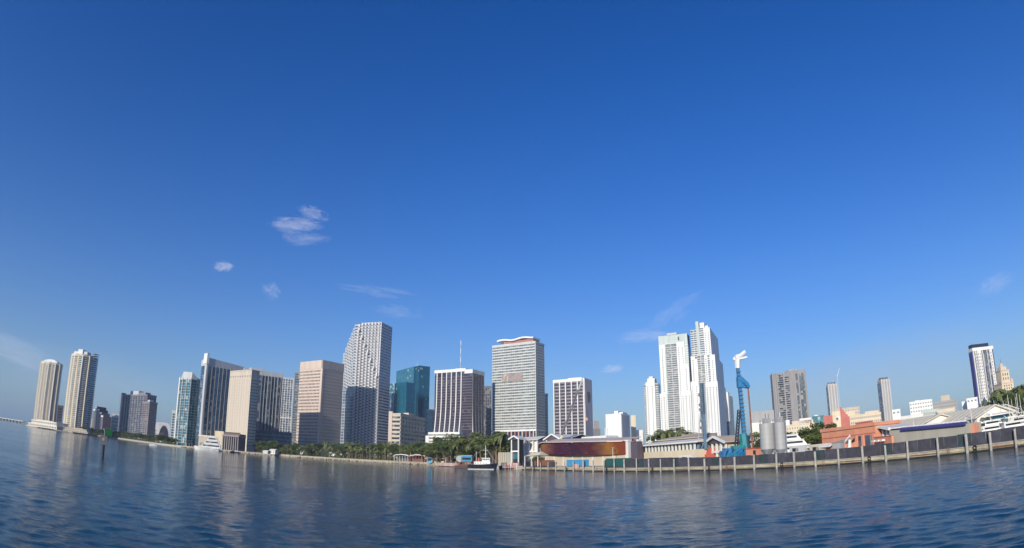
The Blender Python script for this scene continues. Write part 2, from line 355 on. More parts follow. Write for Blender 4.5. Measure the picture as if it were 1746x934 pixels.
QA, QB = Vector((5, 284)), Vector((89, 83)); QD = (QB - QA).normalized()
QE = QA + QD * 330
SHORE = [(-830, 830), (-740, 775), (-700, 800), (-640, 745), (-600, 715), (-640, 800), (-600, 800), (-480, 690), (-385, 600), (-345, 575), (-300, 540), (-262, 545), (-226, 552), (-178, 533),
         (-133, 495), (-92, 461), (-58, 418), (-36, 362), (-22, 352), (-4, 300), (QA.x, QA.y), (QE.x, QE.y)]
LAND = SHORE + [(1500, -60), (3200, 400), (3200, 4200), (-3600, 4200), (-1500, 1600)]
g = MB().prism(LAND[::-1], -2.0, GZ).build('ground', 'paving'); struct(g)
LAWN = [(-380, 640), (-300, 575), (-262, 560), (-226, 566), (-178, 547), (-133, 509), (-92, 475), (-58, 432), (-44, 400), (20, 420), (0, 620), (-200, 700)]
lw = MB().prism(LAWN[::-1], GZ - .2, GZ + .05).build('park_lawn', 'lawn'); struct(lw)

def line_x(u):
    """distance from the camera at which bearing u meets the quay line"""
    a = azu(u); q = Vector((math.sin(a), math.cos(a))); den = q.x * QD.y - q.y * QD.x
    return (QA.x * QD.y - QA.y * QD.x) / den
# low rocky shore edge of the park: separate boulders
sw = thing('park_seawall', 'long low pale stone bank along the waterfront park edge', 'seawall')
rk = []
for k in range(4):
    b = MB(); bm = bmesh.new(); bmesh.ops.create_icosphere(bm, subdivisions=1, radius=1)
    for v in bm.verts: v.co = Vector((v.co.x * random.uniform(.8, 1.4), v.co.y * random.uniform(.7, 1.2), v.co.z * random.uniform(.5, .8)))
    me = bpy.data.meshes.new('boulder'); bm.to_mesh(me); bm.free(); me.materials.append(M['rock']); rk.append(me)
cap = MB()
for i in range(9, 17):
    a, b = Vector(SHORE[i]), Vector(SHORE[i + 1]); e = b - a; L = e.length; e.normalize(); nn = Vector((e.y, -e.x))
    q = [a + nn * .1, b + nn * .1, b - nn * 1.2, a - nn * 1.2]
    cap.prism([tuple(x) for x in q][::-1], .4, GZ + .35)
    for j in range(int(L / 3.2)):
        p = a + e * (j * 3.2 + random.random()) + nn * random.uniform(.3, 1.3)
        o = link('boulder', rk[j % 4], sw, (p.x, p.y, random.uniform(.05, .7)), random.random() * 6); s = random.uniform(.7, 1.5); o.scale = (s, s, s * .8)
cap.build('stone_cap', 'rock', sw)

# ------------------------------------------------------------------ quay wall with piles, and its screened fence
qw = thing('quay_wall', 'long stained concrete seawall with pale piles below the dark fence', 'seawall')
fe = thing('screened_fence', 'long dark blue screened construction fence along the concrete quay', 'fence')
ang = math.atan2(QD.y, QD.x); Lq = (QE - QA).length
def qp(s, off=0): p = QA + QD * s + Vector((QD.y, -QD.x)) * off; return p      # off > 0: towards the land side
sgn = 1 if Vector((QD.y, -QD.x)).dot(Vector((0, 0)) - QA) < 0 else -1
def Q3(s, off, z): p = QA + QD * s + Vector((QD.y, -QD.x)) * off * sgn; return (p.x, p.y, z)   # off > 0: inland, < 0: over the water
def qbox(mb, s0, s1, o0, o1, z0, z1):
    v = [Q3(s0, o0, z0), Q3(s1, o0, z0), Q3(s1, o1, z0), Q3(s0, o1, z0), Q3(s0, o0, z1), Q3(s1, o0, z1), Q3(s1, o1, z1), Q3(s0, o1, z1)]
    return mb.add(v, [(3, 2, 1, 0), (4, 5, 6, 7), (0, 1, 5, 4), (1, 2, 6, 5), (2, 3, 7, 6), (3, 0, 4, 7)])
npan = 44; step = Lq / npan
for i in range(npan):
    mb = MB(); h0 = random.uniform(-.03, .03)
    qbox(mb, i * step + .03, (i + 1) * step - .03, -.45 + h0, .6, -.6, 1.04 + random.uniform(-.03, .03)).build('wall_panel', 'conc', qw)
    qbox(MB(), i * step + .01, (i + 1) * step - .01, -.6, .0, 1.09, 1.28).build('cap_stone', 'pile', qw)
qbox(MB(), 0, Lq, -.7, -.4, -.8, .32).build('footing', 'dark', qw)
def fence_top(s): return 3.5 + .8 * min(1, s / 105) if s < 105 else max(3.65, 4.3 - .65 * (s - 105) / 30)
pu = [898, 911, 925, 938, 951, 966, 981, 998, 1015, 1033, 1051, 1068, 1089, 1110, 1130, 1153, 1178, 1205, 1232, 1256, 1289, 1327, 1357, 1393, 1432, 1473, 1512, 1549, 1600, 1649, 1689, 1731]
ps = []
for u in pu:
    p = pt(u, line_x(u)).xy; ps.append((p - QA).dot(QD))
while ps[-1] < Lq - 9: ps.append(ps[-1] + 7.5)
for i, s_ in enumerate(ps):
    w = random.choice((.24, .28, .32)) if i > 4 else .24; top = fence_top(s_) - .15 + random.uniform(-.25, .45)
    mb = MB(); a, b = Q3(s_, -.95, -1), Q3(s_ + random.uniform(-.05, .05), -.95, top)
    mb.tube(a, b, w, w * .95, 8); mb.build('pile', 'pile', qw)
for i, s_ in enumerate(ps):                                   # old tyres, ladders and waler timbers on the seawall
    if i % 4 == 1:
        for dz in (.3, .95):
            tb = MB(); c0 = Vector(Q3(s_ + 1.6, -.82, dz)); dq = Vector((QD.x, QD.y, 0))
            for k in range(10): a0 = k * .628; tb.tube(c0 + dq * .36 * math.cos(a0) + Vector((0, 0, .36 * math.sin(a0))), c0 + dq * .36 * math.cos(a0 + .628) + Vector((0, 0, .36 * math.sin(a0 + .628))), .11, n=5)
            tb.build('tyre_fender', 'black', qw)
    if i % 5 == 3:
        lb_ = MB()
        for o_ in (2.0, 2.45): lb_.tube(Q3(s_ + o_, -.78, -.5), Q3(s_ + o_, -.78, 1.7), .035, n=4)
        for k in range(6): lb_.tube(Q3(s_ + 2.0, -.78, -.1 + k * .3), Q3(s_ + 2.45, -.78, -.1 + k * .3), .025, n=4)
        lb_.build('ladder', 'rust', qw)
    if i + 1 < len(ps): qbox(MB(), s_ + .3, ps[i + 1] - .3, -.72, -.61, .55 + random.uniform(-.06, .06), .72).build('waler', 'rust' if i % 3 == 0 else 'conc', qw)
nf = int(Lq / 3.05)
gap0, gap1 = [(pt(u, line_x(u)).xy - QA).dot(QD) for u in (941, 1030)]
for i in range(nf):
    a = i * 3.05
    if gap0 < a < gap1: continue
    h = fence_top(a) + random.uniform(-.06, .06)
    m = ('screen', 'screen', 'screen2', 'screen3')[(i * 7 + i // 3) % 4]
    qbox(MB(), a + .05, a + 3.0, -.14 + random.uniform(-.04, .04), -.04, 1.29, h).build('fence_panel', m, fe)
    MB().tube(Q3(a, .02, 1.3), Q3(a, .02, fence_top(a) + .1), .05, n=6).build('fence_post', 'steel', fe)

# ------------------------------------------------------------------ towers, left to right
def lobed(w, d, n=3, bulge=.12, seg=5):
    """footprint with a scalloped front of n bays, flat back"""
    P = []; bw = w / n
    for i in range(n):
        for k in range(seg):
            f = k / seg; x = -w / 2 + bw * (i + f); env = math.sin(math.pi * (i + f) / n) * d * .28
            P.append((x, -d / 2 + d * .3 - env - math.sin(math.pi * f) * bw * bulge))
    P.append((w / 2, -d / 2 + d * .3)); P += [(w / 2, d * .35), (w * .3, d / 2), (-w * .3, d / 2), (-w / 2, d * .35)]
    return P
def condo_round(name, label, ft, H, nf, wall, glassm, n, pier_m, crown):
    loc, w, d, rz = ft; t = thing(name, label, 'building', loc, rz); P = lobed(w - 2, d, n); H0 = H - GZ
    MB().prism(P, 0, H0 - 4).build('glass_wall', glassm, t)
    fh = (H0 - 5) / nf
    slab_ring(t, P, [fh * (i + 1) - .5 for i in range(nf)], 1.25, 1.0, wall, 'balcony_slab')
    for i in range(n + 1):
        x = -w / 2 + 1 + (w - 2) / n * i; j = min(i * 5, len(P) - 5); y = P[j][1]
        MB().box(x - 1.3, x + 1.3, y - 1.5, y + 3, 0, H0 - 3).build('pier', pier_m, t)
    for i in range(n):
        x = -w / 2 + 1 + (w - 2) / n * (i + .5); y = P[i * 5 + 2][1]
        MB().box(x - .9, x + .9, y - 1.25, y + 2, 0, H0 - 4).build('pier', wall, t)
    MB().prism(offset(P, .4), H0 - 4, H0 - 1.5).build('parapet', wall, t)
    crown(t, w, d, H0)
    return t
def dome(t, w, d, H0):
    mb = MB()
    for k in range(6):
        a, b = k / 6, (k + 1) / 6
        mb.prism([(x * (1 - a * a * .9), y * (1 - a * .5)) for x, y in rect(w * .7, d * .6)], H0 - 1.5 + a * 5, H0 - 1.5 + b * 5 - .02)
    mb.build('crown', 'white', t)
ft = between((56.5, 700), 1078, (91, 700), 1062, 19)
condo_round('condo_tower', 'leftmost rounded cream condominium tower with a low domed white crown', ft, hz(86, 614, 1065), 34, 'warmwhite', 'g_grey', 3, 'sand', dome)
def steps(t, w, d, H0):
    MB().box(-w * .36, w * .02, -d * .3, d * .3, H0 - 1.5, H0 + 2).build('penthouse', 'offwhite', t)
    MB().box(-w * .12, w * .12, -d * .36, d * .2, H0 - 1.6, H0 + 5.5).build('penthouse', 'white', t)
    MB().box(w * .14, w * .34, -d * .28, d * .2, H0 - 1.6, H0 + 3).build('penthouse', 'lgrey', t)
ft = between((106.5, 700), 975, (139, 700), 958, 24)
T2 = condo_round('condo_tower', 'tall cream condominium tower with rounded balcony bays and a stepped white crown', ft, hz(140, 600, 960), 40, 'warmwhite', 'g_grey', 2, 'cream', steps)
# its shaded rear wing on the right; the shade is put in as bluish glass
loc, w, d, rz = ft
P = [(w / 2 - .5, -d * .1), (w / 2 + 4, -d * .02), (w / 2 + 6.5, d * .2), (w / 2 + 5.5, d * .45), (w / 2 - .5, d * .45)]
MB().prism(P, 0, hz(163, 608, 960) - GZ).build('rear_wing', 'g_blue', T2)
slab_ring(T2, P, [3.1 * (i + 1) for i in range(38)], .9, .5, 'lgrey', 'balcony_slab')
# white terraced podium on the point
def podium(name, label, u1, d1, u2, d2, dep, H, mats, levels, nwin):
    ft = between(u1, d1, u2, d2, dep); loc, w, d, rz = ft; t = thing(name, label, 'building', loc, rz)
    z = 0; hh = (H - GZ) / levels
    for k in range(levels):
        s = 1 - k * .13; MB().box(-w / 2 * s, w / 2 * s, -d / 2 + k * 2.0, d / 2, z + (.0 if k == 0 else -.3), z + hh).build('terrace_wall', mats, t)
        windows(t, [(-w / 2 * s + w * s * (i + .5) / nwin, -d / 2 + k * 2.0, z + hh * .25) for i in range(nwin)], w * s / nwin * .55, hh * .42)
        z += hh
    MB().box(-w * .28, w * .28, -d / 2 + levels * 2.0, d / 2, z - .2, z + .9).build('parapet', mats, t)
    return t
podium('waterside_podium', 'low white terraced podium at the foot of the leftmost tower', 48, 1045, 97, 925, 20, hz(85, 718, 980), 'warmwhite', 2, 12)
podium('waterside_podium', 'low shaded cream podium at the foot of the tall cream tower', 103, 930, 150, 915, 16, hz(120, 728, 920), 'sand', 2, 10)
ft = between((98, 700), 1150, (107, 700), 1150, 20)
office('apartment_block', 'brown block squeezed between the two cream condominium towers', ft, hz(102, 690, 1150), 8, 'g_purple', 'brown')
# dark brown hotel with stepped glass gable
ft = foot((158, 715), (174, 715), (190, 715), 1080, -38)
loc, w, d, rz = ft; t = thing('stepped_hotel', 'dark brown hotel with a stepped sloping roof behind the green marker', 'building', loc, rz)
hh = hz(165, 690, 1080) - GZ
for k in range(5):
    x0 = -w / 2 + w * k / 5; h_ = hh - abs(k - 1) * hh * .11
    MB().box(x0, x0 + w / 5 - .1, -d / 2 + k * .4, d / 2, 0, h_).build('bay_wall', 'purple', t)
    MB().box(x0 + .2, x0 + w / 5 - .3, -d / 2 + k * .4 - .5, -d / 2 + k * .4 + .5, h_ - 2, h_ + .8).build('bay_cornice', 'white', t)
    windows(t, [(x0 + w / 10, -d / 2 + k * .4, 3.4 * j + 2) for j in range(int(h_ / 3.4) - 1)], w / 5 * .6, 1.7, 'g_purple')
MB().box(-w / 2 - 2, -w / 2 + 5, -d / 2 - 3, -d / 2 - .2, 0, hh * .55).build('stair_tower', 'white', t)
ft = between((190, 720), 1150, (205, 720), 1150, 16)
office('apartment_block', 'small white block left of the dark grey slab tower', ft, hz(198, 705, 1150), 6, 'g_grey', 'white', th=.6)

# dark grey condominium slab
ft = foot((206, 690), (249, 700), (264, 700), 940, -30)
t, P, H0 = office('condo_slab', 'dark grey slab tower with one bright white rib near its left edge', ft, hz(225, 667, 930), 24, 'g_shade', 'slate', th=.34, off=.5, pf=11, ps=5, pw=1.6, pp=.9, cap=2)
w, d = ft[1], ft[2]
MB().box(-w / 2 + 4, -w / 2 + 6.2, -d / 2 - 1.8, -d / 2, 0, H0 + 1).build('white_rib', 'white', t)
MB().box(-w / 2 - .9, -w / 2 + 3.4, -d / 2 - 1.3, -d / 2 + 6, 0, H0 + 3).build('corner_wall', 'slate', t)
penthouse(t, -w * .22, w * .1, -d * .3, d * .3, H0, H0 + 6, 'lgrey'); penthouse(t, w * .12, w * .36, -d * .3, d * .3, H0, H0 + 3.5, 'taupe')
ft = foot((243, 700), (254, 700), (267, 700), 925, -30)
t, P, H0 = office('condo_wing', 'lower taupe tower joined to the right end of the dark grey slab', ft, hz(258, 684, 925), 20, 'g_shade', 'taupe', th=.4, pf=4, ps=6, pw=1.3, cap=2)
penthouse(t, -4, 4, -3, 3, H0, H0 + 3, 'lgrey')
# arch roofed white building
ft = between((263, 735), 1120, (289, 738), 1120, 22); loc, w, d, rz = ft
t = thing('arched_building', 'low white building with a dark round-arched glass front', 'building', loc, rz); H0 = hz(276, 719, 1120) - GZ
MB().box(-w / 2, w / 2, -d / 2, d / 2, 0, H0 - 4).build('wall', 'white', t)
mb = MB(); seg = [(-w / 2 * math.cos(math.pi * k / 12), H0 - 4 + 4 * math.sin(math.pi * k / 12)) for k in range(13)]
mb.add([(x, -d / 2 - .5, z) for x, z in seg] + [(x, d / 2, z) for x, z in seg], [tuple(range(12, -1, -1)), tuple(range(13, 26))] + [(i, i + 1, i + 14, i + 13) for i in range(12)]).build('vaulted_roof', 'white', t)
mb = MB(); seg = [(-w * .32 * math.cos(math.pi * k / 12) + 3, 4 + (H0 - 9) * math.sin(math.pi * k / 12)) for k in range(13)]
mb.add([(x, -d / 2 - .8, z) for x, z in seg] + [(x, -d / 2 + .2, z) for x, z in seg], [tuple(range(12, -1, -1)), tuple(range(13, 26))] + [(i, i + 1, i + 14, i + 13) for i in range(12)]).build('arched_glazing', 'g_purple', t)
windows(t, [(-w * .42, -d / 2, 3 + 5 * j) for j in range(4)], 2.6, 2.6)
ft = between((291, 735), 840, (302, 735), 840, 14)
office('apartment_block', 'slim pale blue block tucked behind the teal glass tower', ft, hz(298, 699, 840), 12, 'g_tealblue', 'white', pf=3, th=.3)

# teal glass tower with slanting top
ft = foot((303, 700), (322, 700), (339, 700), 735, -28)
loc, w, d, rz = ft; t = thing('glass_condo_tower', 'pale teal glass tower with white edges and a slanting crown', 'building', loc, rz)
H1 = hz(308, 642, 735) - GZ; H2 = hz(325, 632, 735) - GZ; H3 = hz(341, 645, 745) - GZ
P = [(-w / 2, -d / 2), (-w * .1, -d / 2 - 2.5), (w / 2, -d / 2), (w / 2 + 1.5, 0), (w / 2, d / 2), (-w / 2, d / 2)]
MB().prism(P, 0, H1 - 1).build('glass_wall', 'g_tealblue', t)
slab_ring(t, P, [3.2 * (i + 1) for i in range(int(H1 / 3.2) - 1)], .35, .6, 'palegreen', 'balcony_slab')
MB().prism(offset(P, .3), H1 - 1, [H1, H2, H2 - 1, H3, H3 - 3, H1 - 2]).build('slanting_crown', 'lgrey', t)
piers(t, P, 0, 2, .8, 1.0, 0, H1 + 1, 'white'); piers(t, P, 1, 3, .5, .9, 0, H1 + 1, 'lgrey'); piers(t, P, 2, 3, .5, .9, 0, H1, 'g_tealblue')
MB().box(-w / 2 - 1.4, -w / 2 + .8, -d / 2 - 1.4, d * .2, 0, H1 + 2.5).build('edge_fin', 'white', t)

# long glass slabs with sloping white roof
def glass_slab(name, label, uL, dL, uR, dR, dep, vL, vR, nv, extra=0, gm='g_blue', stripes='grey'):
    ft = between(uL, dL, uR, dR, dep); loc, w, d, rz = ft; t = thing(name, label, 'building', loc, rz)
    ul = uL if isinstance(uL, tuple) else (uL, 700); ur = uR
    HL = hz(uL[0], vL, dL) - GZ; HR = hz(uR[0], vR, dR) - GZ; P = rect(w, d); Hm = min(HL, HR)
    MB().prism(P, 0, Hm - 6).build('glass_wall', gm, t)
    nfl = int((Hm - 6) / 3.3)
    slab_ring(t, P, [3.3 * (i + 1) for i in range(nfl)], .5, .35, 'g_shade', 'balcony_slab')
    for i in range(nv):
        x = -w / 2 + w * (i + .5) / nv; ww = (.5, 1.0, .7)[i % 3]
        MB().box(x - ww / 2, x + ww / 2, -d / 2 - 1.2, -d / 2 + .4, 0, Hm - 5).build('white_strip', stripes, t)
        if i % 3 == 1: MB().box(x + 1.2, x + w / nv - 1, -d / 2 - .9, -d / 2 + .2, 4, Hm - 7).build('recess_wall', 'g_shade', t)
    MB().prism(offset(P, .6), Hm - 6, [HL, HR, HR - 3, HL - 3]).build('sloping_roof', 'lgrey', t)
    return t, w, d, HL, HR
t, w, d, HL, HR = glass_slab('glass_condo_slab', 'big dark glass slab with tall white corner fin left of the beige tower', (346, 690), 700, (409, 690), 722, 13, 607, 624, 10)
MB().box(-w / 2 - .5, -w / 2 + 1.6, -d / 2 - 1.4, -d / 2 + 3.5, 0, HL - 7).build('corner_wall', 'lgrey', t)
MB().box(-w / 2 - 1.2, -w / 2 + 1.8, -d / 2 - 1.7, -d / 2 + 7, HL - 7.2, HL + 4.5).build('corner_fin', 'white', t)
t, w, d, HL, HR = glass_slab('glass_condo_slab', 'wide dark glass slab rising behind and right of the beige tower', (412, 690), 815, (479, 690), 830, 24, 626, 636, 12)
penthouse(t, -w * .3, w * .05, -6, 8, HR - 1, HL + 3, 'lgrey')
ft = between((340, 730), 690, (384, 738), 680, 18); loc, w, d, rz = ft
t = thing('stone_podium', 'beige stepped podium behind the white yacht', 'building', loc, rz); hp = hz(360, 733, 690) - GZ
MB().box(-w / 2, w / 2, -d / 2, d / 2, 0, hp * .62).build('wall', 'sand', t); MB().box(w * .12, w * .45, -d / 2 - 1, d / 2, 0, hp).build('wall', 'cream', t)
windows(t, [(-w * .42 + w * .07 * i, -d / 2, 2.5) for i in range(7)], 1.8, 3.2); MB().box(-w / 2 - .4, w * .11, -d / 2 - .6, d / 2, hp * .62, hp * .7).build('cornice', 'offwhite', t)

# beige tower with blank grid wall
ft = foot((388, 690), (424.5, 695), (438, 695), 645, -28)
loc, w, d, rz = ft; t = thing('beige_tower', 'blank beige tower with one row of small square windows under its roof', 'building', loc, rz)
H0 = hz(430, 629.5, 645) - GZ
MB().box(-w / 2, w / 2, -d / 2, d / 2, 0, H0).build('wall', 'beige', t)
nfl = 24; fh = (H0 - 12) / nfl; sm = MB().box(-w / 2 - .12, w / 2 + .12, -d / 2 - .14, d / 2 + .1, 0, fh - .55).mesh('panel_course', 'beige')
for i in range(nfl): link('panel_course', sm, t, (0, 0, 4 + fh * i))
pm = MB().box(-.12, .12, -d / 2 - .22, -d / 2, 4, H0 - 8).mesh('panel_joint', 'sand')
for i in range(9): link('panel_joint', pm, t, (-w / 2 + w * (i + .5) / 9, 0, 0))
windows(t, [(-w / 2 + w * (i + .5) / 9, -d / 2 - .05, H0 - 7.2) for i in range(9)], 1.3, 1.5, 'g_dark', frame='sand')
MB().box(-w / 2 - .3, w / 2 + .3, -d / 2 - .3, d / 2 + .3, H0 - .9, H0 + .3).build('parapet', 'beige', t)
sb = MB().box(0, .3, -d * .42, d * .42, 0, .9).mesh('side_window_band', 'g_dark')
for i in range(22): link('side_window_band', sb, t, (w / 2 - .1, 0, 6 + i * (H0 - 14) / 22))
windows(t, [(w * .18 + i * w * .1, -d / 2 - .15, 3 + j * 3.4) for i in range(3) for j in range(4)], 1.3, 1.8, 'g_dark', frame='sand')
ft = between((379, 752), 622, (406, 758), 610, 12); loc, w, d, rz = ft
t = thing('arcade_building', 'low dark brown arcaded building at the foot of the beige tower', 'building', loc, rz); H0 = hz(393, 738, 616) - GZ
MB().box(-w / 2, w / 2, -d / 2 + 2, d / 2, 0, H0).build('wall', 'brown', t)
cm = MB().box(-.5, .5, 0, 1.2, 0, H0 - 3).mesh('column', 'taupe')
for i in range(8): link('column', cm, t, (-w / 2 + .5 + (w - 1) * i / 7, -d / 2 - .2, 0))
MB().box(-w / 2 - .3, w / 2 + .3, -d / 2 - .5, d / 2 + .2, H0 - 3, H0 - 1.6).build('entablature', 'taupe', t)
mm = MB().box(-.8, .8, 0, 1, 0, 1.4).mesh('merlon', 'brown')
for i in range(9): link('merlon', mm, t, (-w / 2 + w * (i + .5) / 9, -d / 2 + 2, H0 - .1))
ft = between((430, 740), 690, (497, 745), 690, 30); loc, w, d, rz = ft
t = thing('parking_podium', 'long grey concrete parking podium with cross braces and rooftop trees', 'building', loc, rz); H0 = hz(465, 734, 690) - GZ
MB().box(-w / 2, w / 2, -d / 2, d / 2, 0, H0).build('wall', 'dgrey', t)
bm_ = MB().box(-w / 2 - .2, w / 2 + .2, -d / 2 - .4, -d / 2, 0, 1.2).mesh('deck_edge', 'grey')
for j in range(5): link('deck_edge', bm_, t, (0, 0, 3 + j * (H0 - 4) / 5))
for i in range(3):
    x = -w * .3 + i * w * .3
    MB().tube((x, -d / 2 - .7, 2), (x + 9, -d / 2 - .7, H0 - 2), .5, n=5).build('brace', 'grey', t); MB().tube((x + 9, -d / 2 - 1.3, 2), (x, -d / 2 - 1.3, H0 - 2), .5, n=5).build('brace', 'grey', t)

# dark towers behind
def striped(name, label, ft, H, nf, nv, gm='g_shade', wall='lgrey', white='white', cap=2.0, vw=.9, nside=0):
    t, P, H0 = office(name, label, ft, H, nf, gm, wall, th=.22, off=.25, cap=cap)
    piers(t, P, 0, nv, vw, .8, 0, H0 - cap, white, 'white_strip')
    if nside: piers(t, P, 1, nside, vw, .8, 0, H0 - cap, white, 'white_strip')
    return t, P, H0
t, P, H0 = striped('glass_tower', 'dark tower with five white vertical strips left of the peach hotel', between((479, 690), 1000, (498, 690), 1000, 26), hz(492, 643, 1000), 32, 5)
MB().box(P[0][0] - .8, P[1][0] + .8, P[0][1] - 1.2, P[0][1], H0 * .46, H0 * .46 + 1.6).build('sky_lobby_band', 'white', t)
striped('glass_tower', 'narrow grey tower directly behind the left edge of the peach hotel', between((500, 680), 960, (512, 680), 960, 24), hz(510, 633, 960), 32, 2, 'g_green', 'grey', 'grey')

# peach hotel (shaded right side, deep window bands)
ft = foot((508.7, 690), (546.5, 690), (582, 690), 715, -31)
t, P, H0 = office('peach_hotel', 'peach stone hotel tower with a clean corner and rows of dark windows', ft, hz(550.5, 612.7, 715), 27, 'g_dark', 'peach', th=.52, off=.5, cap=10, pf=17, ps=20, pw=1.0, pp=.55)
w, d = ft[1], ft[2]
MB().box(w / 2 - 2.2, w / 2 + .7, -d / 2 - .75, -d / 2 + 1.6, 0, H0).build('corner_wall', 'peach', t)
windows(t, [(-w / 2 + w * (i + .5) / 17, -d / 2 - .62, H0 - 9) for i in range(16)], 1.3, 1.7, 'g_dark', frame='peach')
MB().box(-w / 2 - 3, w * .1, -d / 2 - 6, -d / 2, 0, 9).build('podium', 'sand', t)
ft = between((497, 752), 700, (520, 756), 690, 8); loc, w, d, rz = ft
t = thing('gabled_pavilion', 'small dark roofed pavilion in front of the peach hotel', 'pavilion', loc, rz)
MB().box(-w / 2, w / 2, -d / 2, d / 2, 0, 8).build('wall', 'offwhite', t); MB().gable(-w / 2, w / 2, -d / 2, d / 2, 8, 12.5, 'y', 1.2, .5).build('roof', 'dgrey', t)
windows(t, [(-w * .3 + i * w * .2, -d / 2, 2) for i in range(4)], 1.6, 3)

# tall stepped granite tower
D = 795
cL, cC, cR = (588, 700), (650.5, 700), (656, 700)
ft = foot(cL, cC, cR, D, -14); loc, w, d, rz = ft
t = thing('stepped_tower', 'tallest pale stone tower with stepped left shoulder and serrated bays', 'building', loc, rz)
H0 = hz(663, 551.5, D) - GZ; d = max(d, 34)
fh = 3.9; xs = -w / 2
loc = (loc[0], loc[1], GZ)
# plain left wing rising in six steps, cut from the plan towards the right
steps_ = [(0.00, .665), (.06, .71), (.11, .765), (.16, .825), (.215, .88), (.27, .94), (.33, 1.0)]
steps_h = [hz(591 + 40 * a * 1.6, v, D) - GZ for a, v in ((0, 598), (.08, 589), (.16, 581), (.24, 573), (.31, 565), (.38, 557), (.45, 551))]
fr = [0, .045, .09, .135, .18, .225, .27]
for k in range(7):
    x0 = -w / 2 + w * fr[k]; x1 = -w / 2 + w * (fr[k + 1] if k < 6 else .37)
    s = MB().box(x0 + .02, x1, -d / 2 + .6, d / 2, 0, steps_h[k] - .4).build('step_core', 'g_blue', t)
    n = int(steps_h[k] / fh); me = MB().box(x0 - .25 if k == 0 else x0 + .03, x1 + (.0 if k < 6 else .1), -d / 2, d / 2 + .2, 0, fh * .38).mesh('floor_band', 'stone')
    for i in range(n): link('floor_band', me, s, (0, 0, steps_h[k] - fh * .5 - i * fh))
    pm = MB().box(0, .7, -d / 2 - .2, -d / 2 + .5, 0, steps_h[k] - .1).mesh('pier', 'lgrey'); link('pier', pm, s, (x0 + .1, 0, 0))
nb = 7; x0 = -w / 2 + w * .37; bw = (w / 2 - x0) / nb
tops = [H0 - (10 + i * 10.5) for i in range(nb)]
c = MB().box(x0 + .1, w / 2, -d / 2 + 1, d / 2, 0, H0 - .3).build('core', 'g_shade', t)
gz = hz(597, 660, D) - GZ; gb_ = MB().box(-w / 2 - .9, x0 - .3, -d / 2 - 1.3, -d / 2 - .25, 0, gz).build('shade_glazing', 'g_blue', t)  # added glazing up to the shadow line; its blue stands in for the shade
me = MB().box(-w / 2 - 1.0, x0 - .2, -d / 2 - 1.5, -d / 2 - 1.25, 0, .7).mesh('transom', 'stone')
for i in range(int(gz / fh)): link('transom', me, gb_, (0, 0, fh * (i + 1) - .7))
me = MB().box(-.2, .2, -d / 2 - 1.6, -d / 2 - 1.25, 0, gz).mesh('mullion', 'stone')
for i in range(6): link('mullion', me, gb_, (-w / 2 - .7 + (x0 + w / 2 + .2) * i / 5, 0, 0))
def zig(xa, xb, yf, z0, z1, nm, par):
    """bay: solid white prow next to a recessed window strip with spandrels"""
    xm = xa + (xb - xa) * .52
    b = MB().prism([(xa, yf + 2.2), (xa + .2, yf), (xm, yf), (xm, yf + 2.2)], z0, z1).build(nm, 'stone', par)
    n = int((z1 - z0) / fh); me = MB().prism([(xm + .02, yf + .9), (xb - .1, yf + 1.7), (xb - .1, yf + 2.4), (xm + .02, yf + 2.4)], 0, fh * .45).mesh('spandrel', 'stone')
    for i in range(n): link('spandrel', me, b, (0, 0, z1 - fh * .45 - i * fh))
    wm = MB().box(xa + .45, xm - .5, yf - .05, yf + .3, 0, fh * .36).mesh('window', 'g_grey')
    for i in range(n - 1): link('window', wm, b, (0, 0, z1 - fh * 1.35 - i * fh))
for i in range(nb):
    xa = x0 + bw * i; zig(xa, xa + bw, -d / 2 - 2.6, 0, tops[i], 'serrated_bay', t)
    zig(xa, xa + bw, -d / 2 - .4, tops[i] - 1, H0 + (0 if i else -1.5), 'serrated_bay', t)
    MB().box(xa + .1, xa + bw - .1, -d / 2 - 2.5, -d / 2 + 1, tops[i] - 1.2, tops[i] - .3).build('bay_ledge', 'dgrey', t)
me = MB().box(-.1, .35, -d / 2 + 1, d / 2, 0, fh * .5).mesh('floor_band', 'lgrey')
for i in range(int(H0 / fh)): link('floor_band', me, t, (w / 2, 0, H0 - fh * .5 - i * fh))
MB().box(w / 2 - 1.1, w / 2 + .3, -d / 2 + .2, -d / 2 + 1.4, 0, H0).build('corner_wall', 'lgrey', t)

# teal glass cluster
def curtain(name, label, ft, H, gm='g_teal', cap='teal', nv=6, Hs=None):
    loc, w, d, rz = ft; t = thing(name, label, 'building', loc, rz); P = rect(w, d); H0 = H - GZ
    z1 = H0 if Hs is None else [H0, Hs - GZ, Hs - GZ, H0]
    MB().prism(P, 0, z1).build('glass_wall', gm, t)
    hm = min(H0, (Hs or H) - GZ)
    piers(t, P, 0, nv, .25, .15, 0, hm - 1, gm, 'mullion'); piers(t, P, 1, nv, .25, .15, 0, hm - 1, gm, 'mullion')
    slab_ring(t, P, [4 * (i + 1) for i in range(int(hm / 4) - 1)], .35, .1, gm, 'floor_band')
    return t, P, H0
curtain('teal_tower', 'pale teal glass shoulder next to the stepped stone tower', foot((657, 690), (672, 690), (677, 690), 1000, -30), hz(666, 652, 1000), nv=4, gm='g_tealblue')
t, P, H0 = curtain('teal_tower', 'teal glass tower with a slightly sloping top left of the darker twin', foot((674, 690), (704, 690), (710, 690), 1030, -33), hz(680, 628, 1030), gm='g_tealmid', Hs=hz(704, 623.5, 1030))
curtain('teal_tower', 'lower teal glass block standing before the sloping teal tower', foot((674, 700), (692, 700), (706, 700), 960, -30), hz(686, 650, 960), nv=5)
curtain('teal_tower', 'low bluish glass block behind the left edge of the striped beige hotel', foot((659, 700), (671, 700), (676, 700), 900, -30), hz(668, 669, 900), nv=4, gm='g_blue')
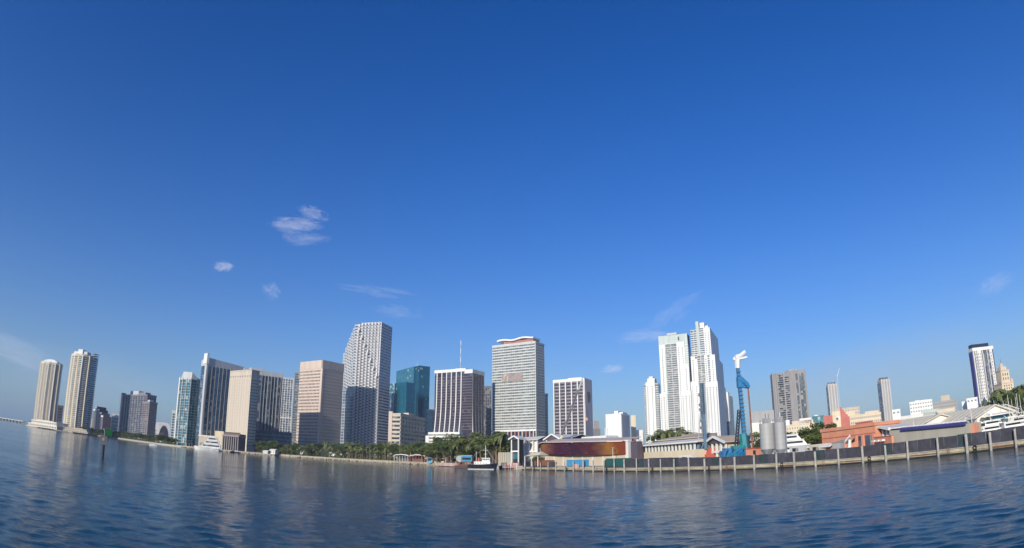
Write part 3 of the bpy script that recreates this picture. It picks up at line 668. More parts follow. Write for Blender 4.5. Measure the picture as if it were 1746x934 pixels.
t, P, H0 = curtain('teal_tower', 'tallest dark teal glass slab right of the sloping teal tower', foot((707, 690), (713, 690), (731.5, 690), 1010, -52), hz(715, 622, 1010))
MB().tube((P[0][0] + 1, P[0][1] + 2, H0 - 1), (P[0][0] + 1, P[0][1] + 2, H0 + 6), .3, n=6).build('mast', 'steel', t)
# striped beige hotel
ft = foot((664, 725), (682, 725), (724, 725), 620, -14)
t, P, H0 = office('striped_hotel', 'low beige hotel with bright banded end wall and long shaded flank', ft, hz(682, 703.5, 620), 11, 'g_dark', 'beige', th=.5, off=.6, cap=1.2)
w, d = ft[1], ft[2]
MB().box(-w / 2 - .7, -w / 2 + 3.4, -d / 2 - 1, -d / 2 + 2, 0, H0 + 1.8).build('end_wall', 'peach', t); piers(t, P, 1, 9, .7, .75, 0, H0, 'beige')
penthouse(t, -w * .2, w * .3, -d * .1, d * .12, H0, H0 + 2.6, 'peach')
ft = between((727, 735), 900, (742, 735), 900, 20)
office('office_block', 'pale blue-grey block between the teal slab and the dark ribbed tower', ft, hz(735, 697, 900), 11, 'g_blue', 'lgrey', th=.3)

# dark tower with white flaring ribs
D = 780
ft = foot((740.5, 700), (805, 700), (825, 700), D, -28); loc, w, d, rz = ft
t = thing('ribbed_tower', 'dark bronze tower with white ribs flaring out at its foot and a roof mast', 'building', loc, rz)
H0 = hz(800, 626, D) - GZ; zb = hz(770, 736, D) - GZ
MB().box(-w / 2, w / 2, -d / 2, d / 2, 0, H0 - 2).build('glass_wall', 'g_purple', t)
slab_ring(t, rect(w, d), [zb + 3.7 * (i + 1) for i in range(int((H0 - zb - 8) / 3.7))], 1.3, .22, 'purple', 'floor_band')
def rib(x, y, along):
    mb = MB(); n = 10; zs = [zb + (H0 - 4 - zb) * (k / n) ** 1.6 for k in range(n + 1)]; vs = []
    for z in zs:
        f = max(0, 1 - (z - zb) / (H0 * .42)); o = .9 + 4.2 * f ** 2.3
        vs += ([(x - .65, y - o, z), (x + .65, y - o, z), (x + .65, y + .3, z), (x - .65, y + .3, z)] if along == 'f' else [(x + o * .3, y - .25, z), (x + o * .3, y + .25, z), (x - .3, y + .25, z), (x - .3, y - .25, z)])
    fs = [(0, 1, 2, 3), tuple(n * 4 + i for i in (3, 2, 1, 0))]
    for k in range(n):
        for i in range(4): fs.append((k * 4 + i, k * 4 + (i + 1) % 4, (k + 1) * 4 + (i + 1) % 4, (k + 1) * 4 + i))
    return mb.add(vs, fs).build('rib', 'white' if along == 'f' else 'lgrey', t)
for f in (.065, .195, .325, .455, .585, .715): rib(-w / 2 + w * f, -d / 2, 'f')
for f in (.03, .28, .52, .76, .96): rib(w / 2, -d / 2 + d * f, 's')
MB().box(-w / 2 - .3, w / 2 - w * .17, -d / 2 - 1.3, d / 2, H0 - 4, H0).build('crown_band', 'white', t)
MB().box(w / 2 - w * .2, w / 2 + .6, -d / 2 - .8, d / 2 + .3, H0 - 7, H0 - 1.8).build('crown_band', 'white', t)
penthouse(t, -w * .05, w * .15, -d * .2, d * .2, H0, H0 + 2.2, 'white')
mst = MB().tube((w * .02, 0, H0), (w * .02, 0, H0 + 12), .35, n=8).build('mast', 'steel', t)
for z0, z1 in ((12, 19), (24, 31), (36, 42)): MB().tube((w * .02, 0, H0 + z0), (w * .02, 0, H0 + z1), .5, n=8).build('mast_section', 'white', mst)
for z0, z1 in ((19, 24), (31, 36)): MB().tube((w * .02, 0, H0 + z0), (w * .02, 0, H0 + z1), .3, n=8).build('mast_section', 'lgrey', mst)
MB().box(-w / 2 - 3, w / 2 - w * .22, -d / 2 - 9, -d / 2 - .1, zb - 2.4, zb + .6).build('flare_ledge', 'white', t)
P2 = rect(1, 1)
for j in range(3):
    z = zb - 6.5 - j * 4.4
    if z < 0: break
    MB().box(-w / 2 - 5, w / 2 - w * .2, -d / 2 - 9.5, -d / 2 - .2, z, z + 2.6).build('podium_band', 'white', t)
MB().box(-w / 2 - 4, w / 2 - w * .22, -d / 2 - 8.6, -d / 2 - .3, 0, zb - 2.5).build('podium_glazing', 'g_dark', t)
MB().box(-w / 2 - 6.5, -w / 2 - 1, -d / 2 - 10, -d / 2, 0, zb - 4).build('podium_corner', 'white', t)
striped('glass_tower', 'dark blue tower just right of the ribbed bronze tower', between((823, 720), 930, (838, 720), 930, 26), hz(832, 657, 930), 24, 5, 'g_dark', 'dgrey', 'taupe')

# big white banded tower with wavy roof canopy
D = 800
ft = foot((840, 680), (913.5, 680), (928, 680), D, -30)
t, P, H0 = office('banded_tower', 'wide grey-green tower of white floor bands with a wavy white roof canopy', ft, hz(913, 580.5, D), 42, 'g_green', 'palegreen', th=.42, off=.8, cap=1.6, pf=24, ps=14, pw=.28, pp=.75)
w, d = ft[1], ft[2]; zp = hz(870, 733, D) - GZ
MB().box(-w / 2 - 1, w / 2 + 1, -d / 2 - 1.2, d / 2 + 1, zp - .6, zp + 1.8).build('base_ledge', 'white', t)
MB().box(-w / 2 + .5, w / 2 - .3, -d / 2 - 1.0, -d / 2 - .2, 0, zp - .8).build('podium_glazing', 'g_purple', t)
for i in range(12): MB().box(-w / 2 + w * (i + .3) / 12, -w / 2 + w * (i + .6) / 12, -d / 2 - 1.5, -d / 2 - .9, 0, zp - .7).build('podium_panel', ('redbrown', 'coralpale', 'sand')[i % 3], t)
MB().box(-w * .28, w * .42, -d * .3, d * .4, H0 - .2, H0 + 5).build('penthouse', 'redbrown', t)
mb = MB(); n = 16; top = []; 
for k in range(n + 1):
    f = k / n; x = -w * .42 + w * .86 * f; z = H0 + 5.2 + 1.0 * math.sin(f * 11) + .8 * f
    top += [(x, -d * .42, z), (x, d * .42, z), (x, d * .42, z + 2.2), (x, -d * .42, z + 2.2)]
fs = [(0, 1, 2, 3), tuple(n * 4 + i for i in (3, 2, 1, 0))]
for k in range(n):
    for i in range(4): fs.append((k * 4 + i, k * 4 + (i + 1) % 4, (k + 1) * 4 + (i + 1) % 4, (k + 1) * 4 + i))
mb.add(top, fs).build('roof_canopy', 'white', t)
# pinkish mottled panel set into the floors
sz = hz(876, 646, D) - GZ; sh = hz(876, 633, D) - GZ - sz; rr = random.Random(5)
sg = MB().box(-w * .27, w * .22, -d / 2 - 1.1, -d / 2 - .5, sz, sz + sh).build('inset_panel', 'panelpink', t)
for j in range(3):
    for i in range(13): MB().box(-w * .265 + w * .48 * i / 13, -w * .265 + w * .48 * (i + .82) / 13, -d / 2 - 1.25, -d / 2 - 1.0, sz + sh * (j + .12) / 3, sz + sh * (j + .9) / 3).build('panel_bay', rr.choice(('taupe', 'panelpink', 'panelpink', 'browngrey', 'sand')), sg)
striped('glass_tower', 'slim blue-grey tower peeping out right of the white banded tower', between((925, 720), 900, (934.5, 720), 900, 20), hz(932, 670, 900), 22, 3, 'g_blue', 'lgrey', 'lgrey')

# dark tower with white piers and blank emblem wall
D = 760
ft = foot((944.5, 700), (997, 700), (1009, 700), D, -28)
t, P, H0 = office('piered_tower', 'brown tower with six white piers and an emblem on its blank side', ft, hz(995, 643.5, D), 24, 'g_purple', 'taupe', th=.4, off=.2, cap=3.5)
w, d = ft[1], ft[2]
piers(t, P, 0, 6, 1.25, 1.3, 0, H0 - 3.4, 'white', 'pier')
MB().box(-w / 2 - .4, w / 2 + .4, -d / 2 - 1.35, d / 2, H0 - 3.6, H0 + .2).build('crown_band', 'white', t)
MB().box(w / 2 + .1, w / 2 + 1.2, -d / 2 - .9, d / 2, 0, H0 - .5).build('blank_side_wall', mat('pinkish_white_wall', (.60, .52, .50), .7, streak=True), t)
ez = hz(1003, 675, D) - GZ
MB().add([(w / 2 + 1.35, d * (a) , ez + b) for a, b in ((-.22, 7), (.22, 7), (.25, 0), (.12, -6), (0, -8), (-.12, -6), (-.25, 0))] + [(w / 2 + 1.1, d * a, ez + b) for a, b in ((-.22, 7), (.22, 7), (.25, 0), (.12, -6), (0, -8), (-.12, -6), (-.25, 0))],
         [tuple(range(7)), tuple(range(13, 6, -1))] + [(i, (i + 1) % 7, 7 + (i + 1) % 7, 7 + i) for i in range(7)]).build('wall_emblem', 'g_purple', t)
MB().add([(w / 2 + 1.5, d * a, ez + b) for a, b in ((-.1, 4), (.1, 4), (.1, -2), (0, -5), (-.1, -2))] + [(w / 2 + 1.3, d * a, ez + b) for a, b in ((-.1, 4), (.1, 4), (.1, -2), (0, -5), (-.1, -2))],
         [tuple(range(5)), tuple(range(9, 4, -1))] + [(i, (i + 1) % 5, 5 + (i + 1) % 5, 5 + i) for i in range(5)]).build('wall_emblem_centre', 'navy', t)
penthouse(t, -w * .1, w * .35, -d * .2, d * .3, H0, H0 + 2.5, 'offwhite'); MB().tube((-w * .15, 0, H0), (-w * .15, 0, H0 + 8), .25, n=6).build('mast', 'steel', t)

# ------------------------------------------------------------------ low blocks and white towers, centre right
ft = foot((1033, 725), (1059.5, 725), (1074, 725), 640, -30)
loc, w, d, rz = ft; t = thing('office_block', 'plain white block with faint window lines left of the white towers', 'building', loc, rz); H0 = hz(1055, 704, 640) - GZ
MB().box(-w / 2, w / 2, -d / 2, d / 2, 0, H0).build('wall', 'white', t)
for j in range(6):
    MB().box(-w * .38, -w * .1, -d / 2 - .12, -d / 2 + .05, 4 + j * 4.2, 4.7 + j * 4.2).build('window_band', 'g_green', t); MB().box(w * .0, w * .32, -d / 2 - .12, -d / 2 + .05, 4 + j * 4.2, 4.7 + j * 4.2).build('window_band', 'g_green', t)
MB().box(w / 2 + .0, w / 2 + .3, -d * .46, d * .46, 8, H0 - 1.5).build('side_wall', 'lgrey', t); MB().box(w / 2 + .05, w / 2 + .5, -d * .46, d * .46, 1, 7.5).build('side_glazing', 'g_blue', t)
MB().box(-w * .05, w * .2, -d * .3, d * .2, H0 - .3, H0 + 3.4).build('roof_plant', 'white', t); MB().box(w * .25, w * .5, -d * .3, d * .2, H0 - .3, H0 + 1.8).build('roof_plant', 'white', t)
ft = between((1076, 725), 700, (1096, 730), 700, 16); loc, w, d, rz = ft
t = thing('office_block', 'small cream stepped block between the white block and the white towers', 'building', loc, rz); H0 = hz(1082, 707, 700) - GZ
MB().box(-w / 2, -w * .08, -d / 2, d / 2, 0, H0).build('wall', 'cream', t); MB().box(-w * .08 + .05, w / 2, -d / 2, d / 2, 0, H0 * .66).build('wall', 'offwhite', t); MB().box(w * .4, w / 2 + .4, -d / 2 + 1, d / 2, 0, H0 * .6).build('side_wall', 'dgrey', t)
ft = between((1009, 735), 700, (1026, 735), 700, 20); loc, w, d, rz = ft
t = thing('rounded_hall', 'dark round-topped hall behind the mural roof', 'building', loc, rz); H0 = hz(1018, 716, 700) - GZ
for k in range(5):
    s_ = 1 - (k / 5) ** 2 * .75; MB().box(-w / 2 * s_, w / 2 * s_, -d / 2 * s_, d / 2 * s_, H0 * k / 5, H0 * (k + 1) / 5 - .02).build('tier', ('taupe', 'sand', 'dgrey', 'dgrey', 'taupe')[k], t)

def white_tower(name, label, ft, masses, group='cluster of white residential towers'):
    """masses: (x0, x1 as fractions, front inset m, top z, kind) kind: w = wall with small windows, g = balcony stack, c = grey-green glass, s = plain shaft"""
    loc, w, d, rz = ft; t = thing(name, label, 'building', loc, rz, group)
    for x0, x1, ins, H, kind in masses:
        H -= GZ; a, b = -w / 2 + w * x0 + .04, -w / 2 + w * x1 - .04; ww = b - a
        if kind == 'w':
            s = MB().box(a, b, -d / 2 + ins, d / 2, 0, H).build('white_bay', 'white', t)
            n = max(1, int(ww / 4.2)); nf = int(H / 3.3) - 2
            me = MB().box(-.95, .95, -.10, .1, 0, 1.5).mesh('window', 'g_shade')
            if nf * n < 110:
                for i in range(n):
                    for j in range(nf): link('window', me, s, (a + ww * (i + .5) / n, -d / 2 + ins, 4 + 3.3 * j))
            else:
                mb = MB()
                for i in range(n):
                    for j in range(nf): x = a + ww * (i + .5) / n; mb.box(x - .95, x + .95, -d / 2 + ins - .1, -d / 2 + ins + .1, 4 + 3.3 * j, 5.5 + 3.3 * j)
                mb.build('windows', 'g_shade', s, stuff=True)
            MB().box(a - .15, b + .15, -d / 2 + ins - .3, d / 2, H, H + .9).build('parapet', 'white', s)
        elif kind in 'gc':
            s = MB().box(a, b, -d / 2 + ins + 1.2, d / 2, 0, H).build('balcony_bay', 'g_green' if kind == 'c' else 'g_shade', t)
            me = MB().box(a, b, -d / 2 + ins, -d / 2 + ins + 1.25, 0, 1.15).mesh('balcony', 'lgrey' if kind == 'c' else 'white')
            for j in range(int(H / 3.3) - 1): link('balcony', me, s, (0, 0, 3.3 * (j + 1)))
            if ww > 7: MB().box((a + b) / 2 - .5, (a + b) / 2 + .5, -d / 2 + ins - .15, -d / 2 + ins + 1.2, 0, H).build('divider', 'lgrey', s)
            MB().box(a, b, -d / 2 + ins - .1, d / 2, H, H + .8).build('parapet', 'white', s)
        elif kind == 's':
            MB().box(a, b, -d / 2 + ins, d / 2, 0, H).build('shaft', 'white', t)
        elif kind == 't':
            MB().box(a, b, -d / 2 + ins, d / 2, 0, H).build('crown_wall', M.setdefault('greenish', mat('grey_green_cladding', (.42, .48, .44), .6, streak=True)), t)
    return t, w, d
D = 880
h = lambda u, v: hz(u, v, D)
white_tower('white_tower', 'lowest white tower at the left of the white cluster, with a domed banded top', foot((1098.5, 700), (1124, 700), (1128, 700), 900, -24),
    [(0, .16, 3, h(1101, 652), 'g'), (.16, .42, 1.2, h(1106, 648), 'w'), (.42, .78, 0, h(1113, 646), 'w'), (.78, 1, 2, h(1120, 650), 'g'), (.25, .75, 5, h(1113, 640), 's'), (.36, .62, 6, h(1113, 636.5), 's')])
t, w, d = white_tower('white_tower', 'middle white tower with a broad grey-green rectangular crown', foot((1125, 690), (1179, 690), (1184, 690), D, -26),
    [(0, .2, 1.5, h(1128, 670), 'w'), (.06, .24, 4.0, h(1123, 586), 'w'), (.2, .27, 3, h(1133, 670), 'g'), (.27, .62, 2.2, h(1145, 584), 'c'), (.62, .88, 3, h(1160, 582), 'w'), (.88, .99, 4.5, h(1172, 586), 'g'),
     (.70, 1.0, .2, h(1172, 665), 'w'), (.80, .98, 1.4, h(1173, 621), 'w'), (.04, .98, 5.5, h(1145, 568), 't')])
H0 = h(1145, 566) - GZ
MB().box(-w * .18, w * .14, -d / 2 + 7, d / 2 - 1, H0 - 1, H0 + 1.6).build('roof_plant', 'lgrey', t)
MB().box(w * .17, w * .22, -d / 2 + 5.0, -d / 2 + 5.6, H0 - 11, H0 - 5).build('window', 'g_dark', t)
t, w, d = white_tower('white_tower', 'tallest white tower, stepped in three tiers behind the blue drilling rig', foot((1179, 690), (1226, 690), (1239, 690), D, -26),
    [(0, .3, 1.5, h(1180, 650), 'w'), (.06, .22, 4, h(1180, 606), 'w'), (.20, .32, 4.4, h(1185, 610), 's'), (.10, .32, 7, h(1182, 560), 'g'), (.32, .44, 6.2, h(1187, 545), 't'), (.44, .60, 6.6, h(1196, 556), 'g'),
     (.30, .56, 3, h(1195, 604), 'c'), (.56, .68, 4.0, h(1200, 604), 'w'), (.68, .76, 4.4, h(1208, 603), 'g'), (.76, .96, 3.6, h(1212, 604), 'w'), (.60, .84, 7.2, h(1199, 557), 'w'),
     (.55, 1.0, 0.4, h(1218, 650), 'w'), (.38, .55, 1.8, h(1195, 638), 'c'), (.47, .64, 8, h(1193, 547), 's'), (.66, .78, 9, h(1201, 552), 's')])
ft2 = foot((1230, 720), (1243, 720), (1252, 722), 980, -35)
t, P, H0 = curtain('glass_tower', 'blue-grey glass tower with a white shaft on its right side', ft2, hz(1238, 673, 980), 'g_blue', nv=4)
MB().box(P[1][0] - 4, P[1][0] + 1.5, P[0][1] - 1, P[0][1] + 8, H0 * .55, H0 + 5).build('white_shaft', 'white', t)

# blocks behind the silos
ft = between((1281, 740), 640, (1322, 735), 640, 20); loc, w, d, rz = ft
t = thing('office_block', 'plain grey-white block behind the cement silos', 'building', loc, rz); H0 = hz(1300, 699, 640) - GZ
MB().box(-w / 2, w / 2, -d / 2, d / 2, 0, H0 * .72).build('wall', 'offwhite', t); MB().box(-w / 2 + 1, w / 2, -d / 2 + 4, d / 2, 0, H0).build('rear_wall', 'grey', t)
windows(t, [(-w * .4 + i * w * .11, -d / 2, H0 * .45) for i in range(7)], 1.6, 1.2)
# tall grey twin tower
D = 960
ft = foot((1321, 700), (1321, 700), (1378, 700), D, -18, side='L', dep=26)
loc, w, d, rz = ft; t = thing('grey_tower', 'broad grey concrete tower with balcony bays and a taller right half', 'building', loc, rz)
Hl = hz(1335, 634, D) - GZ; Hr = hz(1362, 629, D) - GZ
MB().box(-w / 2, -w * .06, -d / 2 + 2, d / 2, 0, Hl).build('wall', 'browngrey', t); MB().box(-w * .06 + .05, w / 2, -d / 2 + 1, d / 2, 0, Hr).build('wall', 'browngrey', t)
mel = MB().box(-w * .36, -w * .16, -d / 2 + .3, -d / 2 + 1.95, 0, .7).mesh('balcony', 'grey'); mer = MB().box(-w * .14, -w * .01, -d / 2 - .7, -d / 2 + .95, 0, 1.1).mesh('balcony', 'grey')
MB().box(-w * .36, -w * .16, -d / 2 + 1.6, -d / 2 + 2.1, 2, Hl - 3).build('balcony_glazing', 'g_dark', t); MB().box(-w * .15, -w * .0, -d / 2 + .7, -d / 2 + 1.2, 2, Hr - 8).build('balcony_glazing', 'g_dark', t)
for j in range(int(Hl / 3.4) - 1): link('balcony', mel, t, (0, 0, 3.4 * (j + 1))); link('balcony', mer, t, (0, 0, 3.4 * (j + 1)))
for f, hh_ in ((-.5, Hl + 1), (-.38, Hl), (-.17, Hl), (.02, Hr), (.16, Hr + .8), (.27, Hr + .8), (.485, Hr)): MB().box(w * f, w * f + 2.2, -d / 2 - .4, -d / 2 + 2.1, 0, hh_).build('pier', 'browngrey', t)
for a_, b_ in ((.19, .27), (.31, .47)):
    MB().box(w * a_, w * b_, -d / 2 + .7, -d / 2 + 1.05, 3, Hr - 5).build('glazing', 'g_grey', t)
penthouse(t, w * .02, w * .3, -4, 8, Hr, Hr + 3, 'grey')
for i in range(5): MB().box(-w * .45 + i * w * .08, -w * .42 + i * w * .08, 0, 3, Hl - .2, Hl + 1.8).build('roof_box', 'grey', t)

def shaft_tower(name, label, uL, uC, uR, v, D, side_m, rz=-12):
    ft = foot(uL, uC, uR, D, rz, side='L'); loc, w, d, rz = ft; t = thing(name, label, 'building', loc, rz); H0 = hz(uC[0], v, D) - GZ
    MB().box(-w / 2, w / 2, -d / 2, d / 2, 0, H0).build('wall', 'sand', t)
    MB().box(-w / 2 - .6, -w / 2 - .02, -d / 2 + 2, d / 2 + .5, 0, H0 - 6).build('side_glazing', side_m, t)  # dark glass colour puts the shade into the left face
    piers(t, rect(w, d), 0, 4, 2.2, 1.2, 0, H0 + 1, 'lgrey', 'pier')
    for i in range(3):
        MB().box(-w / 2 + w * (i + .3) / 3, -w / 2 + w * (i + .75) / 3, -d / 2 - .3, -d / 2 + .2, 3, H0 - 3).build('window_strip', 'grey', t)
        MB().box(-w / 2 + w * (i + .3) / 3, -w / 2 + w * (i + .7) / 3, -d / 2 + 1, d / 2 - 4, H0 - .2, H0 + 4.5).build('roof_box', 'dgrey', t)
    return t, w, d, H0
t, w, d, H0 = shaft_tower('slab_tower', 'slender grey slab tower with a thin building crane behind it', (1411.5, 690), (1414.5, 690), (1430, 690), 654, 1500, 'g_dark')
shaft_tower('slab_tower', 'slender ribbed grey tower with its shaded left side coloured dark blue', (1499, 680), (1505, 680), (1520, 680), 646, 1350, 'g_shade')
p = pt((1432, 690), 1540); tw = thing('tower_crane', 'faint distant construction crane above the slender grey tower', 'crane', (p.x, p.y, GZ), R(-20)); zt = hz(1431, 632, 1540) - GZ
MB().tube((0, 0, 0), (0, 0, zt - 10), .9, n=4).build('mast', 'steel', tw); MB().tube((0, 0, zt - 12), (9, 0, zt + 8), .8, .5, n=4).build('jib', 'steel', tw); MB().tube((0, 0, zt - 12), (-5, 0, zt - 9), 1, n=4).build('counter_jib', 'steel', tw)

# mid-distance low blocks, right
def block(name, label, uL, uR, vT, D, m, gm='g_shade', nw=6, nf=3, dep=16, cat='building', fr='white', tiers=()):
    """plain low block with rows of real windows; tiers: (x0, x1, extra height, material)"""
    ft = between(uL, D, uR, D, dep); loc, w, d, rz = ft; t = thing(name, label, cat, loc, rz)
    um = ((uL[0] + uR[0]) / 2); H0 = hz(um, vT, D) - GZ
    MB().box(-w / 2, w / 2, -d / 2, d / 2, 0, H0).build('wall', m, t); MB().box(-w / 2 - .3, w / 2 + .3, -d / 2 - .3, d / 2 + .3, H0 - .1, H0 + .7).build('parapet', m, t)
    if nw:
        fh = min(4.0, H0 / nf); windows(t, [(-w / 2 + w * (i + .5) / nw, -d / 2, H0 - fh * (j + .8)) for i in range(nw) for j in range(nf) if H0 - fh * (j + .8) > .5], w / nw * .5, fh * .42, gm, frame=fr)
    for x0, x1, e, mm in tiers: MB().box(-w / 2 + w * x0, -w / 2 + w * x1, -d / 2 + 2.5, d / 2 - 1, H0 - .3, H0 + e).build('upper_storey', mm, t)
    return t, w, d, H0
block('hotel', 'long beige low building between the silos and the round green tree', (1340, 720), (1392, 720), 723, 520, 'cream', nw=12, nf=3, tiers=((.0, .12, 5, 'white'), (.2, .9, 3.6, 'peach'), (.45, .85, 5.2, 'offwhite')))
block('office_block', 'pale teal block to the right of the tall grey tower', (1385, 715), (1405, 715), 709, 700, 'g_tealblue', nw=0, tiers=((.2, .5, 2, 'white'),))
t, w, d, H0 = block('mural_building', 'stepped red and cream building behind the orange stair house', (1406, 725), (1446, 715), 708, 480, 'cream', nw=0)
ft_w = w
MB().box(-w / 2 - .4, -w * .14, -d / 2 - .5, d / 2, 0, H0 + .8).build('red_wall', 'coral', t)
for k in range(5): MB().box(w * .2 + k * w * .075, w * .275 + k * w * .075 - .03, -d / 2 - .5, d / 2, 0, H0 + 6.2 - k * 1.9).build('red_step', 'coral', t)
MB().box(-w * .14, w * .2, -d / 2 - .2, d / 2 - 3, H0 - .2, H0 + 3.4).build('cream_wall', 'cream', t)
MB().tube((w * .1, -d / 2 - .6, H0 - 2), (w * .1, -d / 2 - .1, H0 - 2), 1.5, n=12).build('round_mark', 'white', t); MB().tube((w * .06, -d / 2 - .9, H0 - 2.2), (w * .06, -d / 2 - .55, H0 - 2.2), 1.0, n=12).build('round_mark', 'purple', t)
block('office_block', 'grey-beige flat block above the red and cream stepped building', (1424, 700), (1466, 700), 695, 760, 'sand', nw=10, nf=2)
block('hotel', 'cream hotel with a grid of small windows behind the marina sheds', (1443, 715), (1502, 705), 706, 560, 'cream', nw=18, nf=6, fr='peach', tiers=((.0, .28, 4.5, 'cream'), (.55, .95, 2.6, 'peach')))
block('office_block', 'small white windowless block right of the slender ribbed tower', (1522, 710), (1536, 710), 698, 620, 'white', nw=2, nf=1)
block('office_block', 'large white block with stepped right end under the hazy sky', (1551, 690), (1590, 690), 683, 720, 'white', nw=9, nf=6, fr='offwhite', tiers=((.25, .45, 1.6, 'white'), (.5, .8, 1.2, 'offwhite')))
t_, w_, d_, H_ = block('office_block', 'grey slab with dark balcony openings right of the large white block', (1588, 690), (1632, 690), 683, 800, 'grey', nw=12, nf=6, fr='grey', tiers=((.4, .75, 7, 'sand'),))
block('office_block', 'pale teal low block in front of the large white block', (1571, 705), (1600, 700), 699, 560, 'greenish', nw=9, nf=3, fr='lgrey')
block('office_block', 'long white low block with a thin window line left of the pale teal block', (1536, 712), (1574, 708), 708, 540, 'offwhite', nw=14, nf=1)
block('office_block', 'cream low block right of the pale teal block', (1598, 702), (1628, 697), 697, 540, 'cream', nw=9, nf=2)
block('office_block', 'twin white boxes left of the striped dark tower', (1641, 695), (1652, 695), 684, 720, 'white', nw=0)
block('office_block', 'taller plain white box touching the striped dark tower', (1649, 690), (1668, 690), 678, 700, 'white', nw=3, nf=1)

# striped dark tower, right
D = 720
ft = foot((1657, 640), (1664, 640), (1699.5, 640), D, -12, side='L')
loc, w, d, rz = ft; t = thing('striped_tower', 'tall dark tower at the right with cream vertical stripes and a shadowed blue side', 'building', loc, rz); H0 = hz(1675, 588.5, D) - GZ
MB().box(-w / 2, w / 2, -d / 2, d / 2, 0, H0 - 3).build('glass_wall', 'g_shade', t)
slab_ring(t, rect(w, d), [3.4 * (i + 1) for i in range(int(H0 / 3.4) - 2)], .5, .3, 'slate', 'floor_band')
for x0, x1, m in ((.0, .05, 'offwhite'), (.09, .17, 'palegreen'), (.20, .40, 'offwhite'), (.44, .49, 'lgrey'), (.56, .60, 'slate'), (.66, .70, 'lgrey'), (.80, .93, 'offwhite')):
    a, b = -w / 2 + w * x0, -w / 2 + w * x1; s = MB().box(a, b, -d / 2 - .9, -d / 2 + .2, 0, H0 - 4).build('stripe_wall', m, t)
    if x1 - x0 > .06:
        n = max(1, round((b - a) / 3.2)); mb = MB().box(-.55, .55, -.12, .12, 0, 1.6).mesh('window', 'g_shade')
        for i in range(n):
            for j in range(int(H0 / 3.4) - 2): link('window', mb, s, (a + (b - a) * (i + .5) / n, -d / 2 - .9, 3 + 3.4 * j))
MB().box(-w / 2 - .3, w / 2 + .3, -d / 2 - 1.1, d / 2 + .3, H0 - 4, H0 - .5).build('cornice', 'white', t)
MB().box(-w / 2 + 1, w / 2 - 4, -d / 2 + 1.5, d / 2, H0 - .6, H0 + 3.6).build('penthouse', 'navy', t)
MB().box(-w / 2 - 1.2, -w / 2 - .02, -d * .46, d * .1, 0, H0 - 6).build('side_wall', 'navyblue', t)  # navy colour carries the shadow on the tower's left face
# old tiered tower
D = 640
ft = foot((1709, 660), (1709, 660), (1729.5, 665), D, -10, side='L', dep=13); loc, w, d, rz = ft
t = thing('tiered_tower', 'ornate old yellow tower narrowing in tiers to a dark spire above the palms', 'building', loc, rz)
zz = [hz(1718, v, D) - GZ for v in (690, 652, 646, 629, 624, 616, 606)]
MB().box(-w / 2, w / 2, -d / 2, d / 2, 0, zz[1]).build('shaft', 'cream', t)
windows(t, [(x * w, -d / 2, z) for x in (-.3, -.1, .1, .3) for z in [zz[0] + 2.6 * k - 3 for k in range(11)] if z < zz[1] - 2.2], 1.0, 1.5, 'g_purple', frame='peach')
MB().box(-w / 2 - .5, w / 2 + .5, -d / 2 - .5, d / 2 + .5, zz[1], zz[1] + .9).build('cornice', 'peach', t)
for s_ in (-1, 1): MB().box(s_ * w * .43 - 1, s_ * w * .43 + 1, -d / 2, -d / 2 + 2, zz[1] + .9, zz[2] + .8).build('corner_turret', 'peach', t)
MB().box(-w * .36, w * .36, -d * .36, d * .36, zz[1] + .5, zz[3]).build('middle_tier', 'cream', t)
windows(t, [(x * w, -d * .36, z) for x in (-.2, 0, .2) for z in (zz[2] + .5, zz[2] + 4.5)], 1.0, 2.2, 'g_purple', frame='peach')
MB().box(-w * .40, w * .40, -d * .40, d * .40, zz[3], zz[3] + .8).build('cornice', 'peach', t)
MB().box(-w * .24, w * .24, -d * .24, d * .24, zz[3] + .6, zz[4] + 1.2).build('upper_tier', 'cream', t)
mb = MB()
for k in range(5): a = k / 5; mb.tube((0, 0, zz[4] + 1 + a * (zz[5] - zz[4])), (0, 0, zz[4] + 1 + (a + .2) * (zz[5] - zz[4]) - .02), w * .2 * math.cos(a * 1.3), w * .2 * math.cos((a + .2) * 1.3), n=12)
mb.build('cupola', 'peach', t); MB().tube((0, 0, zz[5]), (0, 0, zz[6]), .5, .1, n=6).build('spire', 'dgrey', t)
MB().box(-w / 2 - 2.6, -w / 2 - .05, -d / 2 + 1, d / 2, 0, zz[1] * .82).build('side_wing', 'brown', t)
t_, w_, d_, H_ = block('office_block', 'low pale building with a round dome at the far right edge', (1737, 680), (1765, 672), 674, 700, 'offwhite', nw=8, nf=2, fr='lgrey')
mb = MB()
for k in range(5): a = k * .3; mb.tube((-w_ * .1, 0, H_ + 5 * math.sin(a)), (-w_ * .1, 0, H_ + 5 * math.sin(a + .3)), 6 * math.cos(a), 6 * math.cos(a + .3), n=14)
mb.build('dome', 'dgrey', t_)

# far left: low bridge across the bay, and a distant shore
a, b = pt((-80, 700), 3300), pt((41, 718), 2600); e = (b - a); L = e.length; e.normalize()
br = thing('bay_bridge', 'long low pale bridge across the bay at the far left horizon', 'bridge', (a.x, a.y, 0), math.atan2(e.y, e.x))
MB().box(0, L, -5, 5, 8.0, 9.4).build('deck', 'offwhite', br); MB().box(0, L, -5.2, -4.8, 9.4, 10.4).build('railing', 'lgrey', br)
cm = MB().box(-1, 1, -4, 4, -1, 8.0).mesh('bridge_pier', 'grey')
for i in range(int(L / 30)): link('bridge_pier', cm, br, (15 + 30 * i, 0, 0))
p = [pt((-90, 700), 5200).xy, pt((44, 715), 4300).xy, pt((44, 715), 4700).xy, pt((-90, 700), 5700).xy]
bmn = MB().prism([tuple(q) for q in p], -1, [9, 16, 16, 9]).build('far_shore', 'leafd'); struct(bmn)

